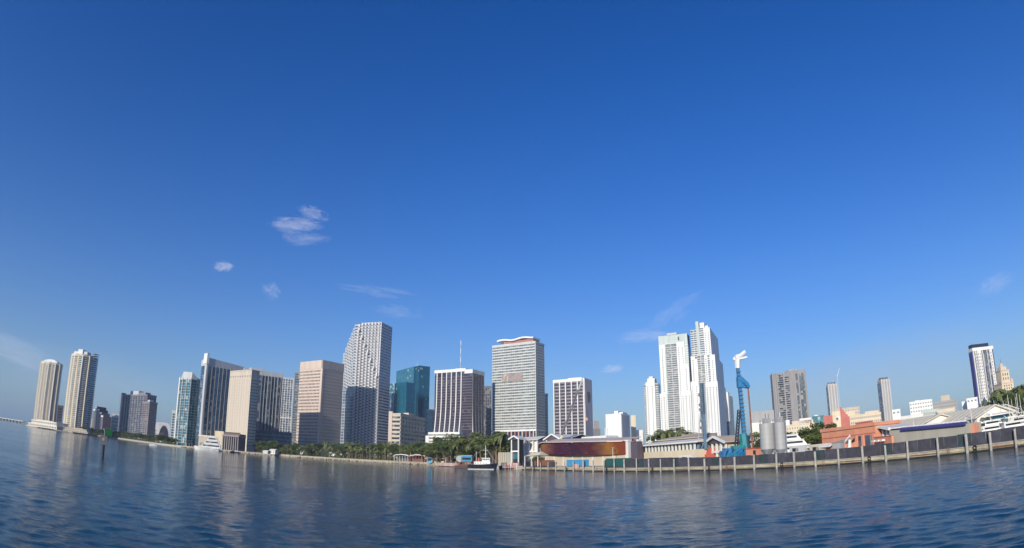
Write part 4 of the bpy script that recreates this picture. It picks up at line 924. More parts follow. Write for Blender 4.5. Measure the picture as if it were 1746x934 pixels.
# ------------------------------------------------------------------ waterfront market, centre
def frame_of(u1, d1, u2, d2, dep): return between(u1, d1, u2, d2, dep)
def gable_pavilion(name, label, ft, zEave, zRidge, roofm='roofgrey', wallm='dark', cols=4, group=None, along='y', beam=True):
    loc, w, d, rz = ft; t = thing(name, label, 'pavilion', loc, rz, group); e = zEave - GZ; r = zRidge - GZ
    MB().gable(-w / 2, w / 2, -d / 2, d / 2, e, r, along, .8, .25).build('roof', roofm, t)
    mb = MB(); b = .45
    if along == 'y':
        mb.tube((-w / 2 - .8, -d / 2 - .9, e + .1), (0, -d / 2 - .9, r + .1), b, n=4); mb.tube((0, -d / 2 - .9, r + .1), (w / 2 + .8, -d / 2 - .9, e + .1), b, n=4)
        mb.build('gable_trim', 'white', t)
        MB().add([(-w / 2 + .2, -d / 2 - .2, e), (w / 2 - .2, -d / 2 - .2, e), (0, -d / 2 - .2, r - .2), (-w / 2 + .2, -d / 2, e), (w / 2 - .2, -d / 2, e), (0, -d / 2, r - .2)], [(0, 1, 2), (5, 4, 3), (0, 3, 4, 1), (1, 4, 5, 2), (2, 5, 3, 0)]).build('gable_infill', 'purple', t)
    MB().box(-w / 2 + .6, w / 2 - .6, -d / 2 + 1, d / 2 - .3, 0, e - .02).build('wall', wallm, t)
    cm = MB().box(-.28, .28, -.28, .28, 0, e).mesh('column', 'white')
    for i in range(cols): link('column', cm, t, (-w / 2 + .4 + (w - .8) * i / (cols - 1), -d / 2 + .2, 0))
    if beam: MB().box(-w / 2, w / 2, -d / 2 - .15, -d / 2 + .15, e * .52, e * .52 + .7).build('beam', 'white', t)
    return t, w, d, e, r
D = 300
t, w, d, e, r = gable_pavilion('gabled_tower', 'tall white gabled lookout pavilion right of the black tugboat', between(871, D, 885, D - 3, 5), hz(878, 748.5, D), hz(878, 743, D), cols=2)
MB().box(-w / 2 + .9, w / 2 - .9, -d / 2 + .6, -d / 2 + .95, 3.2, 6).build('window', 'g_tealblue', t)
t, w, d, e, r = gable_pavilion('market_hall', 'low market hall with pale roof behind the gabled lookout', between(886, 312, 917, 303, 9), hz(900, 750, 308), hz(900, 744, 308), along='x', cols=5, wallm='offwhite')
t, w, d, e, r = gable_pavilion('gabled_kiosk', 'white trimmed gabled entrance with dark infill left of the mural wall', between(931, 290, 956, 284, 14), hz(944, 749, 287), hz(944, 739.5, 287), cols=3, beam=False)
gable_pavilion('market_hall', 'green-grey roofed market hall behind the gabled entrance', between(956, 296, 976, 290, 12), hz(965, 746, 293), hz(965, 740.5, 293), along='x', cols=3, roofm='greenish', beam=False)
ft = between(992, 292, 1034, 280, 8); loc, w, d, rz = ft
t = thing('white_shed', 'long flat white shed roof above the middle of the mural', 'shed', loc, rz); z1 = hz(1010, 743, 287) - GZ; MB().box(-w / 2, w / 2, -d / 2, d / 2, z1 - 1.5, z1).build('roof', 'white', t)
for i in range(6): MB().box(-w / 2 + .3 + i * (w - 1) / 5, -w / 2 + .7 + i * (w - 1) / 5, -d / 2 + .2, -d / 2 + .6, 0, z1 - 1.5).build('post', 'steel', t)
for i in range(2): MB().tube((w * .12 + i * 1.3, 2, z1), (w * .12 + i * 1.3, 2, z1 + 4), .22, n=8).build('flue', 'white', t)

# curved mural wall under a long awning roof
mm = bpy.data.materials.new('sunset_mural'); mm.use_nodes = True; tt = mm.node_tree; bb = tt.nodes['Principled BSDF']; bb.inputs['Roughness'].default_value = .55
tcx = N(tt, 'ShaderNodeTexCoord'); sx = N(tt, 'ShaderNodeSeparateXYZ'); tt.links.new(tcx.outputs['Generated'], sx.inputs[0])
no = N(tt, 'ShaderNodeTexNoise'); no.inputs['Scale'].default_value = 2.6; no.inputs['Detail'].default_value = 6; no.inputs['Distortion'].default_value = 1.4
mp = N(tt, 'ShaderNodeMapping'); mp.inputs['Scale'].default_value = (3.2, 1, .9); tt.links.new(tcx.outputs['Generated'], mp.inputs[0]); tt.links.new(mp.outputs[0], no.inputs['Vector'])
ma = N(tt, 'ShaderNodeMath', operation='MULTIPLY_ADD'); ma.inputs[1].default_value = .16; tt.links.new(no.outputs[0], ma.inputs[0]); tt.links.new(sx.outputs[0], ma.inputs[2])
fine = N(tt, 'ShaderNodeTexNoise'); fine.inputs['Scale'].default_value = 9; fine.inputs['Detail'].default_value = 4; fine.inputs['Distortion'].default_value = 2.5; tt.links.new(mp.outputs[0], fine.inputs['Vector'])
cr = N(tt, 'ShaderNodeValToRGB'); el = cr.color_ramp.elements; stops = [(.02, (0.064, 0.036, 0.042)), (.10, (0.141, 0.020, 0.012)), (.17, (0.256, 0.061, 0.012)), (.25, (0.230, 0.102, 0.024)), (.33, (0.166, 0.056, 0.042)), (.41, (0.058, 0.010, 0.030)), (.62, (0.032, 0.006, 0.030)), (.80, (0.064, 0.010, 0.018)), (.86, (0.128, 0.051, 0.024)), (.94, (0.256, 0.112, 0.012)), (1.0, (0.179, 0.036, 0.009))]
el[0].position, el[0].color = stops[0][0], (*stops[0][1], 1); el[1].position, el[1].color = stops[-1][0], (*stops[-1][1], 1)
for p_, c_ in stops[1:-1]: x = el.new(p_); x.color = (*c_, 1)
tt.links.new(ma.outputs[0], cr.inputs[0]); fr_ = N(tt, 'ShaderNodeMapRange'); fr_.inputs['From Min'].default_value = .56; fr_.inputs['From Max'].default_value = .66; fr_.inputs['To Max'].default_value = .45; tt.links.new(fine.outputs[0], fr_.inputs[0]); fx = N(tt, 'ShaderNodeMix', data_type='RGBA'); fx.inputs['B'].default_value = (.32, .17, .12, 1)
tt.links.new(fr_.outputs[0], fx.inputs['Factor']); tt.links.new(cr.outputs[0], fx.inputs['A']); tt.links.new(fx.outputs['Result'], bb.inputs['Base Color'])
P1 = pt(903, 292).xy; P2 = pt(1069, 238).xy; ex = (P2 - P1); L = ex.length; ex.normalize(); ang_m = math.atan2(ex.y, ex.x)
t = thing('mural_hall', 'long curved hall wall painted orange, purple and yellow under a pale awning roof', 'building', ((P1.x + P2.x) / 2, (P1.y + P2.y) / 2, GZ), ang_m)
zq = lambda v0, v1, f, dd=0: (hz(915, v0, 288 + dd) * (1 - f) + hz(1066, v1, 238 + dd) * f) - GZ
z0 = zq(774, 773.5, .5)
n = 28; vs = []
for i in range(n + 1):
    f = i / n; x = -L / 2 + L * f; y = -2.6 * math.sin(math.pi * f) + 6 * max(0, .16 - f) / .16
    taper = .5 + .5 * min(1, f / .14); zz0, zz1 = zq(773, 774, f) + (1 - taper) * 1.6, zq(754.5, 751.5, f) - (1 - taper) * 2.4
    vs += [(x, y + .9, zz0), (x, y, zz1), (x, y + 2, zz1), (x, y + 2, zz0)]
fs = [(0, 1, 2, 3), tuple(n * 4 + i for i in (3, 2, 1, 0))]
for k in range(n):
    for i in range(4): fs.append((k * 4 + i, k * 4 + (i + 1) % 4, (k + 1) * 4 + (i + 1) % 4, (k + 1) * 4 + i))
wall = MB().add(vs, fs).build('mural_wall', mm, t)
rv = []
for i in range(n + 1):
    f = i / n; x = -L / 2 + L * f; y = -2.6 * math.sin(math.pi * f) - 1.0 + 6 * max(0, .16 - f) / .16; dz = -2.6 * max(0, .2 - f) / .2; z1 = zq(754, 751, f); zr = zq(749, 746, f, 8)
    rv += [(x, y, z1 + .05 + dz), (x, y + 9, zr + dz), (x, y + 9, zr + .3 + dz), (x, y, z1 + .45 + dz)]
MB().add(rv, fs).build('awning_roof', mat('pinkish_roof_membrane', (.50, .40, .36), .8, scale=.4, var=.15), t)
MB().prism([(-L * .33, 1.2), (L / 2, 1.2), (L / 2, 5), (-L * .33, 5)], 0, [zq(774, 774, .17) + .3, zq(774, 774, 1) + .3, zq(774, 774, 1) + .3, zq(774, 774, .17) + .3]).build('base_wall', 'sand', t)
for i in range(9): MB().box(-L * .33 + i * L * .1, -L * .33 + i * L * .1 + .35, .9, 1.25, 0, z0 - .6).build('base_pier', 'offwhite', t)
for u, nm in ((1071.5, 0), (1089.5, 1)):
    p = pt(u, 214 - nm * 5); q = thing('white_pillar', ('thick white pillar at the right end of the mural', 'thick white pillar left of the market colonnade')[nm], 'pillar', (p.x, p.y, GZ), ang_m)
    hh_ = hz(u, 751, 212) - GZ; MB().box(-.65, .65, -.6, .6, 0, hh_).build('shaft', 'offwhite', q); MB().box(-.85, .85, -.8, .8, hh_, hh_ + .5).build('capital', 'white', q)
p = pt(1080, 208); q = thing('oval_sign', 'red and dark round sign above the dark gap between the white pillars', 'sign', (p.x, p.y, GZ), ang_m)
MB().box(-1.6, 1.6, .4, 3, 0, hz(1080, 752, 208) - GZ).build('dark_wall', 'purple', q); MB().tube((0, .3, hz(1080, 749, 208) - GZ), (0, .0, hz(1080, 749, 208) - GZ), .75, n=16).build('sign_disc', 'redbrown', q); MB().tube((0, -.02, hz(1080, 749, 208) - GZ), (0, -.12, hz(1080, 749, 208) - GZ), .42, n=12).build('sign_centre', 'navy', q)

# two-level colonnaded market
ft = between(1092, 214, 1188, 186, 12); loc, w, d, rz = ft
t = thing('market_colonnade', 'two-level cream market with white sloping roofs and a colonnade of dark windows', 'building', loc, rz)
zA, zB, zC, zD_ = [hz(1140, v, 198) - GZ for v in (768, 757, 749, 743)]
MB().box(-w / 2, w / 2, -d / 2 - 1, d / 2, 0, zA).build('base_wall', 'cream', t)
MB().box(-w / 2 + .5, w / 2 - .5, -d / 2 + 1.2, d / 2, zA - .1, zB).build('glazing', 'g_dark', t)
cm = MB().box(-.26, .26, -.26, .26, zA, zB).mesh('column', 'white')
for i in range(17): link('column', cm, t, (-w / 2 + .5 + (w - 1) * i / 16, -d / 2 - .3, 0))
MB().prism([(-w / 2 - .8, -d / 2 - 1.6), (w / 2 + .8, -d / 2 - 1.6), (w / 2 + .8, -d / 2 - .0), (-w / 2 - .8, -d / 2 - .0)], zB, zB + .4).build('eave', 'white', t)
MB().add([(-w / 2 - .6, -d / 2 - 1.5, zB + .42), (w / 2 + .6, -d / 2 - 1.5, zB + .42), (w / 2 - 1, d * .12, zC), (-w / 2 + 1, d * .12, zC), (-w / 2 - .6, -d / 2 - 1.5, zB + .1), (w / 2 + .6, -d / 2 - 1.5, zB + .1), (w / 2 - 1, d * .12, zB + .1), (-w / 2 + 1, d * .12, zB + .1)],
         [(0, 1, 2, 3), (7, 6, 5, 4), (0, 4, 5, 1), (1, 5, 6, 2), (2, 6, 7, 3), (3, 7, 4, 0)]).build('lower_roof', 'offwhite', t)
MB().box(-w * .45, w * .38, d * .12, d / 2, zB, zD_ - 1.1).build('clerestory', 'purple', t)
MB().add([(-w * .48, d * .05, zC + .5), (w * .42, d * .05, zC + .5), (w * .36, d * .5, zD_ + .3), (-w * .42, d * .5, zD_ + .3), (-w * .48, d * .05, zC + .15), (w * .42, d * .05, zC + .15), (w * .36, d * .5, zC + .15), (-w * .42, d * .5, zC + .15)],
         [(0, 1, 2, 3), (7, 6, 5, 4), (0, 4, 5, 1), (1, 5, 6, 2), (2, 6, 7, 3), (3, 7, 4, 0)]).build('upper_roof', 'tan', t)
gable_pavilion('gabled_kiosk', 'tan roofed open pavilion between the two blue drilling rigs', between(1206, 190, 1238, 180, 10), hz(1220, 755, 185), hz(1220, 744, 185), roofm='tan', cols=5, wallm='sand')
ft = between(1152, 225, 1192, 212, 8); loc, w, d, rz = ft
t = thing('tan_roof_hall', 'small tan hipped roof hall peeking above the white market roofs', 'building', loc, rz); z1 = hz(1172, 742, 218) - GZ; MB().box(-w / 2, w / 2, -d / 2, d / 2, 0, z1 - 1.5).build('wall', 'sand', t); MB().gable(-w / 2, w / 2, -d / 2, d / 2, z1 - 1.5, z1 + .5, 'x', .6).build('roof', 'tan', t)
# hull-shaped cream deck left of mural
ft = between(893, 268, 918, 262, 7); loc, w, d, rz = ft
t = thing('boat_shed', 'cream sloping canopy beside the left end of the mural', 'shed', loc, rz); z1 = hz(905, 777, 265) - GZ; z2 = hz(905, 769, 265) - GZ
MB().add([(-w / 2, -d / 2, z1), (w / 2, -d / 2, z1 + .4), (w / 2 - 1, 0, z2), (-w / 2 + 3, 0, z2 - .5), (-w / 2, d / 2, z1), (w / 2, d / 2, z1 + .4)], [(0, 1, 2, 3), (3, 2, 5, 4), (0, 3, 4), (1, 5, 2), (0, 4, 5, 1)]).build('canopy', 'cream', t)
for x in (-w / 2 + .5, 0, w / 2 - .5): MB().box(x - .15, x + .15, -d / 2 + .1, -d / 2 + .4, 0, z1).build('post', 'white', t)

# containers, bins and small machines behind / on the quay
def container(label, u1, u2, off, zT, m, nrib=10, gp=None):
    a = pt(u1, line_x(u1)).xy; b = pt(u2, line_x(u2)).xy; s0 = (a - QA).dot(QD); s1 = (b - QA).dot(QD)
    p = Q3(s0, off, GZ); L = s1 - s0; t = thing('container', label, 'container', p, ang, gp); h_ = zT - GZ
    y0, y1 = 0, 2.4
    nrm = Vector((QD.y, -QD.x)) * sgn; ly = 1 if nrm.dot(Vector((-math.sin(ang), math.cos(ang)))) > 0 else -1
    ys = sorted((y0 * ly, y1 * ly)); MB().box(0, L, ys[0], ys[1], .2, h_).build('body', m, t)
    yf = 0 if ly > 0 else 0
    rm = MB().box(0, L / nrib * .45, min(-.06 * ly, .02 * ly), max(-.06 * ly, .02 * ly), .35, h_ - .15).mesh('rib', m)
    for i in range(nrib): link('rib', rm, t, (L * (i + .25) / nrib, 0, 0))
    MB().box(-.05, L + .05, ys[0] - .05, ys[1] + .05, h_, h_ + .12).build('roof', m, t); MB().box(.3, L - .3, ys[0] + .3, ys[1] - .3, 0, .2).build('skid', 'dark', t)
    return t
zt = lambda u, v: hz(u, v, line_x(u))
container('bright blue shipping container standing on the quay below the mural', 967, 996, -.3, zt(980, 783.5), 'bluebox')
container('dark green container with cream ledge on the quay right of the blue one', 1034, 1068, -.3, zt(1050, 781), 'greenbox')
container('dark brown low container at the left end of the quay', 912, 938, -.3, zt(925, 784), 'rust')
container('black covered box at the very left end of the quay', 894, 909, -.3, zt(900, 786), 'navy')
# people are too small to show; red and white barrier on the quay edge below the blue container
p0 = pt(977, line_x(977) - 1.2); q = thing('quay_barrier', 'small red and white slatted barrier below the blue container', 'barrier', (p0.x, p0.y, GZ + .3), ang)
for i in range(9): MB().box(i * .55, i * .55 + .42, -.06, .06, -1.0, .7).build('slat', ('red', 'white')[i % 2], q)

# crawler crane: cream lower boom and long grey lattice boom
def lattice(par, a, b, w0, w1, n, m, name='lattice_boom', r=.06):
    a = Vector(a); b = Vector(b); d = (b - a).normalized(); u = d.cross(Vector((0, 1, 0))).normalized(); v = d.cross(u); mb = MB(); prev = None
    for k in range(n + 1):
        f = k / n; c = a.lerp(b, f); w_ = (w0 + (w1 - w0) * f) / 2; q = [c + u * w_ + v * w_, c - u * w_ + v * w_, c - u * w_ - v * w_, c + u * w_ - v * w_]
        for i in range(4):
            mb.tube(q[i], q[(i + 1) % 4], r * .7, n=3, cap=False)
            if prev: mb.tube(prev[i], q[i], r, n=4, cap=False); mb.tube(prev[i], q[(i + 1) % 4], r * .7, n=3, cap=False)
        prev = q
    return mb.build(name, m, par)
D = 283; p = pt(948, D); crn = thing('crawler_crane', 'crawler crane with a cream lower boom and long thin dark lattice boom', 'crane', (p.x, p.y, GZ), 0)
def rel(u, v, dd=D): q = pt((u, v), dd); return (q.x - p.x, q.y - p.y, hz(u, v, dd) - GZ)
A0, A1, A2, A3 = rel(946, 780), rel(958, 741), rel(985, 666), rel(993.5, 644)
MB().tube(A0, A1, .85, .7, n=4).build('lower_boom', 'cream', crn)
lattice(crn, A1, A2, .8, .7, 16, 'dgrey', r=.19); MB().box(A2[0] - .6, A2[0] + .6, A2[1] - .6, A2[1] + .6, A2[2] - 1, A2[2] + .7).build('boom_joint', 'dgrey', crn); MB().tube(A2, A3, .6, .45, n=4).build('boom_tip', 'silo', crn)
MB().tube(A3, rel(1000, 712), .05, n=4).build('hoist_rope', 'dgrey', crn); MB().box(rel(1000, 714)[0] - .5, rel(1000, 714)[0] + .5, rel(1000, 714)[1] - .4, rel(1000, 714)[1] + .4, rel(1000, 716)[2], rel(1000, 711)[2]).build('hook_block', 'orange', crn)
MB().box(-2.6, 1.6, -1.6, 1.6, 1.0, 3.2).build('cab', 'coralpale', crn); MB().box(-3.2, 2.2, -2.2, -1.3, 0, 1.1).build('track', 'black', crn); MB().box(-3.2, 2.2, 1.3, 2.2, 0, 1.1).build('track', 'black', crn); MB().box(-3.9, -2.62, -1.3, 1.3, 1.2, 2.7).build('counterweight', 'dgrey', crn)

# drilling rigs
D = 176; p = pt(1272, D); rig = thing('drilling_rig', 'tall blue drilling rig with a white forked head', 'drilling rig', (p.x, p.y, GZ), 0)
B0, B1, B2 = rel(1271.5, 774, D), rel(1260, 655, D), rel(1258, 627, D)
mast = MB().tube(B0, B2, .80, .60, n=4).build('mast', 'blue', rig)
for k in range(22):
    f = k / 22; q = Vector(B0).lerp(Vector(B2), f); MB().box(q.x - .70, q.x + .56, q.y - .85, q.y - .3, q.z, q.z + .30).build('mast_collar', 'steelblue', mast)
MB().tube((B0[0], B0[1] - .1, 0), (B0[0] - .5, B0[1] - .1, B0[2] + 6), 1.35, 1.1, n=6).build('mast_foot', 'teal', rig)
hd = MB().tube(B2, rel(1257.5, 612, D), .75, .9, n=6).build('head', 'white', rig)
c_ = rel(1257.5, 610, D); MB().tube(c_, rel(1271, 598, D), .7, .5, n=6).build('sheave_arm', 'white', rig); MB().tube(c_, rel(1250, 611.5, D), .75, .45, n=6).build('sheave_arm', 'white', rig)
MB().tube(rel(1260, 611, D), rel(1274, 608, D), .42, .3, n=6).build('sheave_arm', 'white', rig); MB().tube((c_[0], c_[1] - .7, c_[2] + .3), (c_[0], c_[1] + .7, c_[2] + .3), .85, n=12).build('sheave', 'white', rig)
g0 = rel(1265, 655, D)
MB().add([(g0[0] - 1.4, g0[1] - .7, rel(1262, 660, D)[2]), (g0[0] + 2.2, g0[1] - .7, rel(1262, 661, D)[2]), (g0[0] + 2.0, g0[1] - .7, rel(1262, 653, D)[2]), (g0[0] - .2, g0[1] - .7, rel(1262, 641, D)[2]), (g0[0] - 1.4, g0[1] - .7, rel(1262, 642, D)[2])] +
         [(g0[0] - 1.4, g0[1] + .7, rel(1262, 660, D)[2]), (g0[0] + 2.2, g0[1] + .7, rel(1262, 661, D)[2]), (g0[0] + 2.0, g0[1] + .7, rel(1262, 653, D)[2]), (g0[0] - .2, g0[1] + .7, rel(1262, 641, D)[2]), (g0[0] - 1.4, g0[1] + .7, rel(1262, 642, D)[2])],
         [(0, 1, 2, 3, 4), (9, 8, 7, 6, 5), (0, 5, 6, 1), (1, 6, 7, 2), (2, 7, 8, 3), (3, 8, 9, 4), (4, 9, 5, 0)]).build('rotary_drive', 'blue', rig)
for k in range(4): q = rel(1262 + k * 4, 646 + k * 4, D); MB().tube((q[0], q[1] - 1.0, q[2]), (q[0], q[1] + 1.0, q[2]), .5, n=8).build('drive_motor', 'blue', rig)
MB().tube(rel(1275.5, 660, D), rel(1284, 773, D), .24, n=8).build('drill_string', 'rust', rig)
lattice(rig, (B0[0] - 3.2, B0[1], 1.5), rel(1260, 698, D), .8, .7, 14, 'navy', 'ladder', r=.10)
MB().box(-7.5, 1.5, -1.8, 1.8, 1.2, 3.6).build('engine_house', 'blue', rig); MB().box(-4.5, -1.0, -1.9, .5, 3.62, 4.8).build('cab', 'teal', rig); MB().box(-6.9, -5, -1.5, 1, 3.62, 4.3).build('exhaust_box', 'blue', rig)
MB().box(-8, 2.6, -2.5, -1.4, 0, 1.15).build('track', 'black', rig); MB().box(-8, 2.6, 1.4, 2.5, 0, 1.15).build('track', 'black', rig)
for i in range(5): MB().tube((-7 + i * 1.6, -1.9, 2.2), (-6.3 + i * 1.6, -2.3, 3.9), .12, n=5).build('hydraulic_hose', 'navy', rig)
D = 188; p = pt(1204, D); rig = thing('drilling_rig', 'slim grey-blue drilling rig on a red base before the white towers', 'drilling rig', (p.x, p.y, GZ), 0)
B0, B1, B2 = rel(1203, 765, D), rel(1199, 705, D), rel(1196.5, 652, D)
MB().tube(B0, B1, .72, .66, n=4).build('mast', 'steelblue', rig); lattice(rig, B1, B2, 1.0, .75, 16, 'steelblue', 'mast_lattice', r=.15)
MB().tube(rel(1194, 700, D), rel(1190, 770, D), .16, n=6).build('side_rod', 'steel', rig)
for v in (672, 689, 697, 716, 728): q = rel(1194 + (v - 672) * .06, v, D); MB().box(q[0] - .55, q[0] + .4, q[1] - .5, q[1] + .5, q[2] - .45, q[2] + .4).build('winch_box', 'slate', rig)
for s_ in (-1, 1): MB().tube((s_ * 3.4 - .6, 0, 0), (B0[0] - .3, 0, 6.5), .3, n=5).build('stay', 'steelblue', rig)
MB().tube((-3.5, 0, .4), (-2.2, 0, 6), .55, n=5).build('stay', 'steelblue', rig)
MB().box(-.5, 6.2, -1.6, 1.6, 1.1, 2.9).build('engine_house', 'red', rig); MB().add([(0, -1.2, 2.9), (4.2, -1.2, 2.9), (2.2, -1.2, 4.9), (.4, -1.2, 4.6), (0, 1.2, 2.9), (4.2, 1.2, 2.9), (2.2, 1.2, 4.9), (.4, 1.2, 4.6)], [(0, 1, 2, 3), (7, 6, 5, 4), (0, 4, 5, 1), (1, 5, 6, 2), (2, 6, 7, 3), (3, 7, 4, 0)]).build('cab', 'red', rig)
MB().box(-1.6, 5, -2.4, -1.3, 0, 1.05).build('track', 'black', rig); MB().box(-1.6, 5, 1.3, 2.4, 0, 1.05).build('track', 'black', rig)
p = pt(1250, 172); q = thing('work_barge_cabin', 'low blue pump unit at the foot of the blue drilling rig', 'pump unit', (p.x, p.y, GZ), ang)
q.name = 'pump_unit'
MB().box(-3.5, 3.5, -1.2, 1.2, .3, 2.9).build('body', 'blue', q)
for i in range(6): MB().box(-3.3 + i * 1.15, -2.6 + i * 1.15, -1.35, -1.2, .8, 2.5).build('louvre_panel', 'teal', q)
MB().tube((-2, 0, 2.9), (-2, 0, 4.1), .25, n=8).build('exhaust', 'steel', q); MB().tube((.8, -.5, 2.9), (3.2, .4, 3.9), .35, n=8).build('hose_reel', 'blue', q)
p = pt(1286, 168); q = thing('site_shed', 'small orange-red site shed left of the cement silos', 'shed', (p.x, p.y, GZ), ang); hh_ = hz(1286, 764, 168) - GZ
MB().box(-1.9, 1.9, -1.3, 1.3, 0, hh_).build('wall', 'orange', q); MB().box(-2.1, 2.1, -1.5, 1.5, hh_, hh_ + .25).build('roof', 'red', q); MB().box(.9, 1.8, -1.42, -1.3, .2, hh_ - .4).build('door', 'dark', q)

# cement silos
def silo(label, u, D, rad, v0, v1, capw):
    p = pt(u, D); t = thing('cement_silo', label, 'silo', (p.x, p.y, GZ), R(10), 'cement silos on legs'); z0 = hz(u, v0, D) - GZ; z1 = hz(u, v1, D) - GZ
    MB().tube((0, 0, z0), (0, 0, z1), rad, n=28).build('tank', 'silo', t, smooth=False)
    sm = MB().tube((0, 0, 0), (0, 0, .14), rad + .05, n=28).mesh('weld_band', 'silo')
    for k in range(1, 5): link('weld_band', sm, t, (0, 0, z0 + (z1 - z0) * k / 5))
    MB().tube((0, 0, z0 - 2.0), (0, 0, z0 + .05), rad * .35, rad - .03, n=20).build('hopper', 'steel', t)
    for a in (45, 135, 225, 315): MB().tube((rad * .9 * math.cos(R(a)), rad * .9 * math.sin(R(a)), 0), (rad * .9 * math.cos(R(a)), rad * .9 * math.sin(R(a)), z0 + .6), .14, n=6).build('leg', 'steel', t)
    for a in (225,): MB().tube((-rad * .6, -rad * .75, .1), (rad * .6, -rad * .75, z0 - .1), .08, n=5).build('brace', 'steel', t); MB().tube((rad * .6, -rad * .75, .1), (-rad * .6, -rad * .75, z0 - .1), .08, n=5).build('brace', 'steel', t)
    MB().box(-capw, capw, -capw, capw, z1, z1 + 1.4).build('filter_box', 'silo', t); MB().tube((capw * .3, 0, z1 + 1.3), (capw * .3, 0, z1 + 2.5), capw * .6, n=10).build('vent', 'steel', t)
    for a in range(12): MB().tube(((rad - .1) * math.cos(a * .5236), (rad - .1) * math.sin(a * .5236), z1), ((rad - .1) * math.cos(a * .5236), (rad - .1) * math.sin(a * .5236), z1 + 1), .04, n=4).build('rail_post', 'steel', t)
    MB().tube((rad + .15, -rad * .3, .3), (rad + .15, -rad * .3, z1), .13, n=6).build('fill_pipe', 'steel', t)
silo('wider left cement silo with a filter box on top', 1309.5, 160, 1.95, 765, 721, .8)
silo('narrower right cement silo', 1331.5, 157, 1.42, 765, 719, .7)

# orange stair house
ft = between(1402, 172, 1493, 156, 9); loc, w, d, rz = ft
t = thing('stair_house', 'orange stucco building with a white-edged outside stair and dark windows', 'building', loc, rz)
zt1 = hz(1440, 731, 166) - GZ
MB().box(-w / 2, w / 2, -d / 2, d / 2, 0, zt1).build('wall', 'orange', t); MB().box(-w / 2 - .25, w / 2 + .25, -d / 2 - .3, d / 2 + .2, zt1 - .1, zt1 + .75).build('parapet', 'orange', t)
MB().box(-w / 2 - .1, w / 2 + .1, -d / 2 - .12, -d / 2, zt1 - 1.9, zt1 - 1.7).build('string_course', 'coral', t)
for i in range(7): MB().box(w * .18 + i * .9, w * .18 + i * .9 + .5, -d / 2 - .2, -d / 2 + .4, zt1 + .75, zt1 + 1.25).build('roof_vent', 'coral', t)
xs0, xs1 = -w * .16, w * .14; zs0, zs1 = .8, zt1 - 1.6
MB().add([(xs0, -d / 2 - 1.8, zs0), (xs0 + .9, -d / 2 - 1.8, zs0), (xs1, -d / 2 - 1.8, zs1 - .55), (xs1, -d / 2 - 1.8, zs1)] + [(xs0, -d / 2 - 1.5, zs0), (xs0 + .9, -d / 2 - 1.5, zs0), (xs1, -d / 2 - 1.5, zs1 - .55), (xs1, -d / 2 - 1.5, zs1)],
         [(0, 1, 2, 3), (7, 6, 5, 4), (0, 4, 5, 1), (1, 5, 6, 2), (2, 6, 7, 3), (3, 7, 4, 0)]).build('stair_coping', 'white', t)
MB().add([(xs0 + 1.6, -d / 2 - 1.45, zs0), (xs1 + 1.2, -d / 2 - 1.45, zs0 + .6), (xs1 + 1.2, -d / 2 - 1.45, zs1 - 1.9), (xs0 + 2.1, -d / 2 - 1.45, zs0 + .5)] + [(xs0 + 1.6, -d / 2 - .1, zs0), (xs1 + 1.2, -d / 2 - .1, zs0 + .6), (xs1 + 1.2, -d / 2 - .1, zs1 - 1.9), (xs0 + 2.1, -d / 2 - .1, zs0 + .5)],
         [(0, 1, 2, 3), (7, 6, 5, 4), (0, 4, 5, 1), (1, 5, 6, 2), (2, 6, 7, 3), (3, 7, 4, 0)]).build('stair_flight', 'orange', t)
MB().add([(xs0 + .9, -d / 2 - .12, zs0), (xs1 + .2, -d / 2 - .12, zs0 + .4), (xs1 + .2, -d / 2 - .12, zs1 - .7)] + [(xs0 + .9, -d / 2 + .05, zs0), (xs1 + .2, -d / 2 + .05, zs0 + .4), (xs1 + .2, -d / 2 + .05, zs1 - .7)], [(0, 1, 2), (5, 4, 3), (0, 3, 4, 1), (1, 4, 5, 2), (2, 5, 3, 0)]).build('stair_recess', 'dark', t)
MB().tube((xs1 - .3, -d / 2 - 1.9, zs1 - 3.6), (xs1 + .1, -d / 2 - 1.9, zs1 - 1.2), .55, .4, n=6).build('white_ornament', 'white', t)
for x0, x1 in ((.20, .27), (.32, .46)): MB().box(w * x0, w * x1, -d / 2 - .08, -d / 2 + .1, zt1 - 5.0, zt1 - 2.2).build('window', 'g_shade', t)
for x0 in (.17, .285, .475): MB().box(w * x0 - .35, w * x0 + .35, -d / 2 - .35, -d / 2, 0, zt1 - 1.95).build('pilaster', 'orange', t)
ft = between(1366, 158, 1421, 147, 4); loc, w, d, rz = ft
t = thing('orange_lean_to', 'low coral lean-to with a white awning edge above the fence', 'shed', loc, rz); z1 = hz(1395, 760, 152) - GZ
MB().box(-w / 2, w / 2, -d / 2, d / 2, 0, z1).build('wall', 'orange', t); MB().add([(-w * .05, -d / 2 - 1.2, z1 - .15), (w / 2, -d / 2 - 1.2, z1 - .1), (w / 2, -d / 2, z1 + .5), (-w * .05, -d / 2, z1 + .2), (-w * .05, -d / 2 - 1.2, z1 - .4), (w / 2, -d / 2 - 1.2, z1 - .35), (w / 2, -d / 2, z1 + .2), (-w * .05, -d / 2, z1 - .1)],
    [(0, 1, 2, 3), (7, 6, 5, 4), (0, 4, 5, 1), (1, 5, 6, 2), (2, 6, 7, 3), (3, 7, 4, 0)]).build('awning', 'white', t)
for i in range(4): MB().box(-w / 2 + i * 1.6, -w / 2 + i * 1.6 + 1.1, -d / 2 - 1.6, -d / 2 - .5, 2.6, 3.1).build('white_cover', 'white', t)
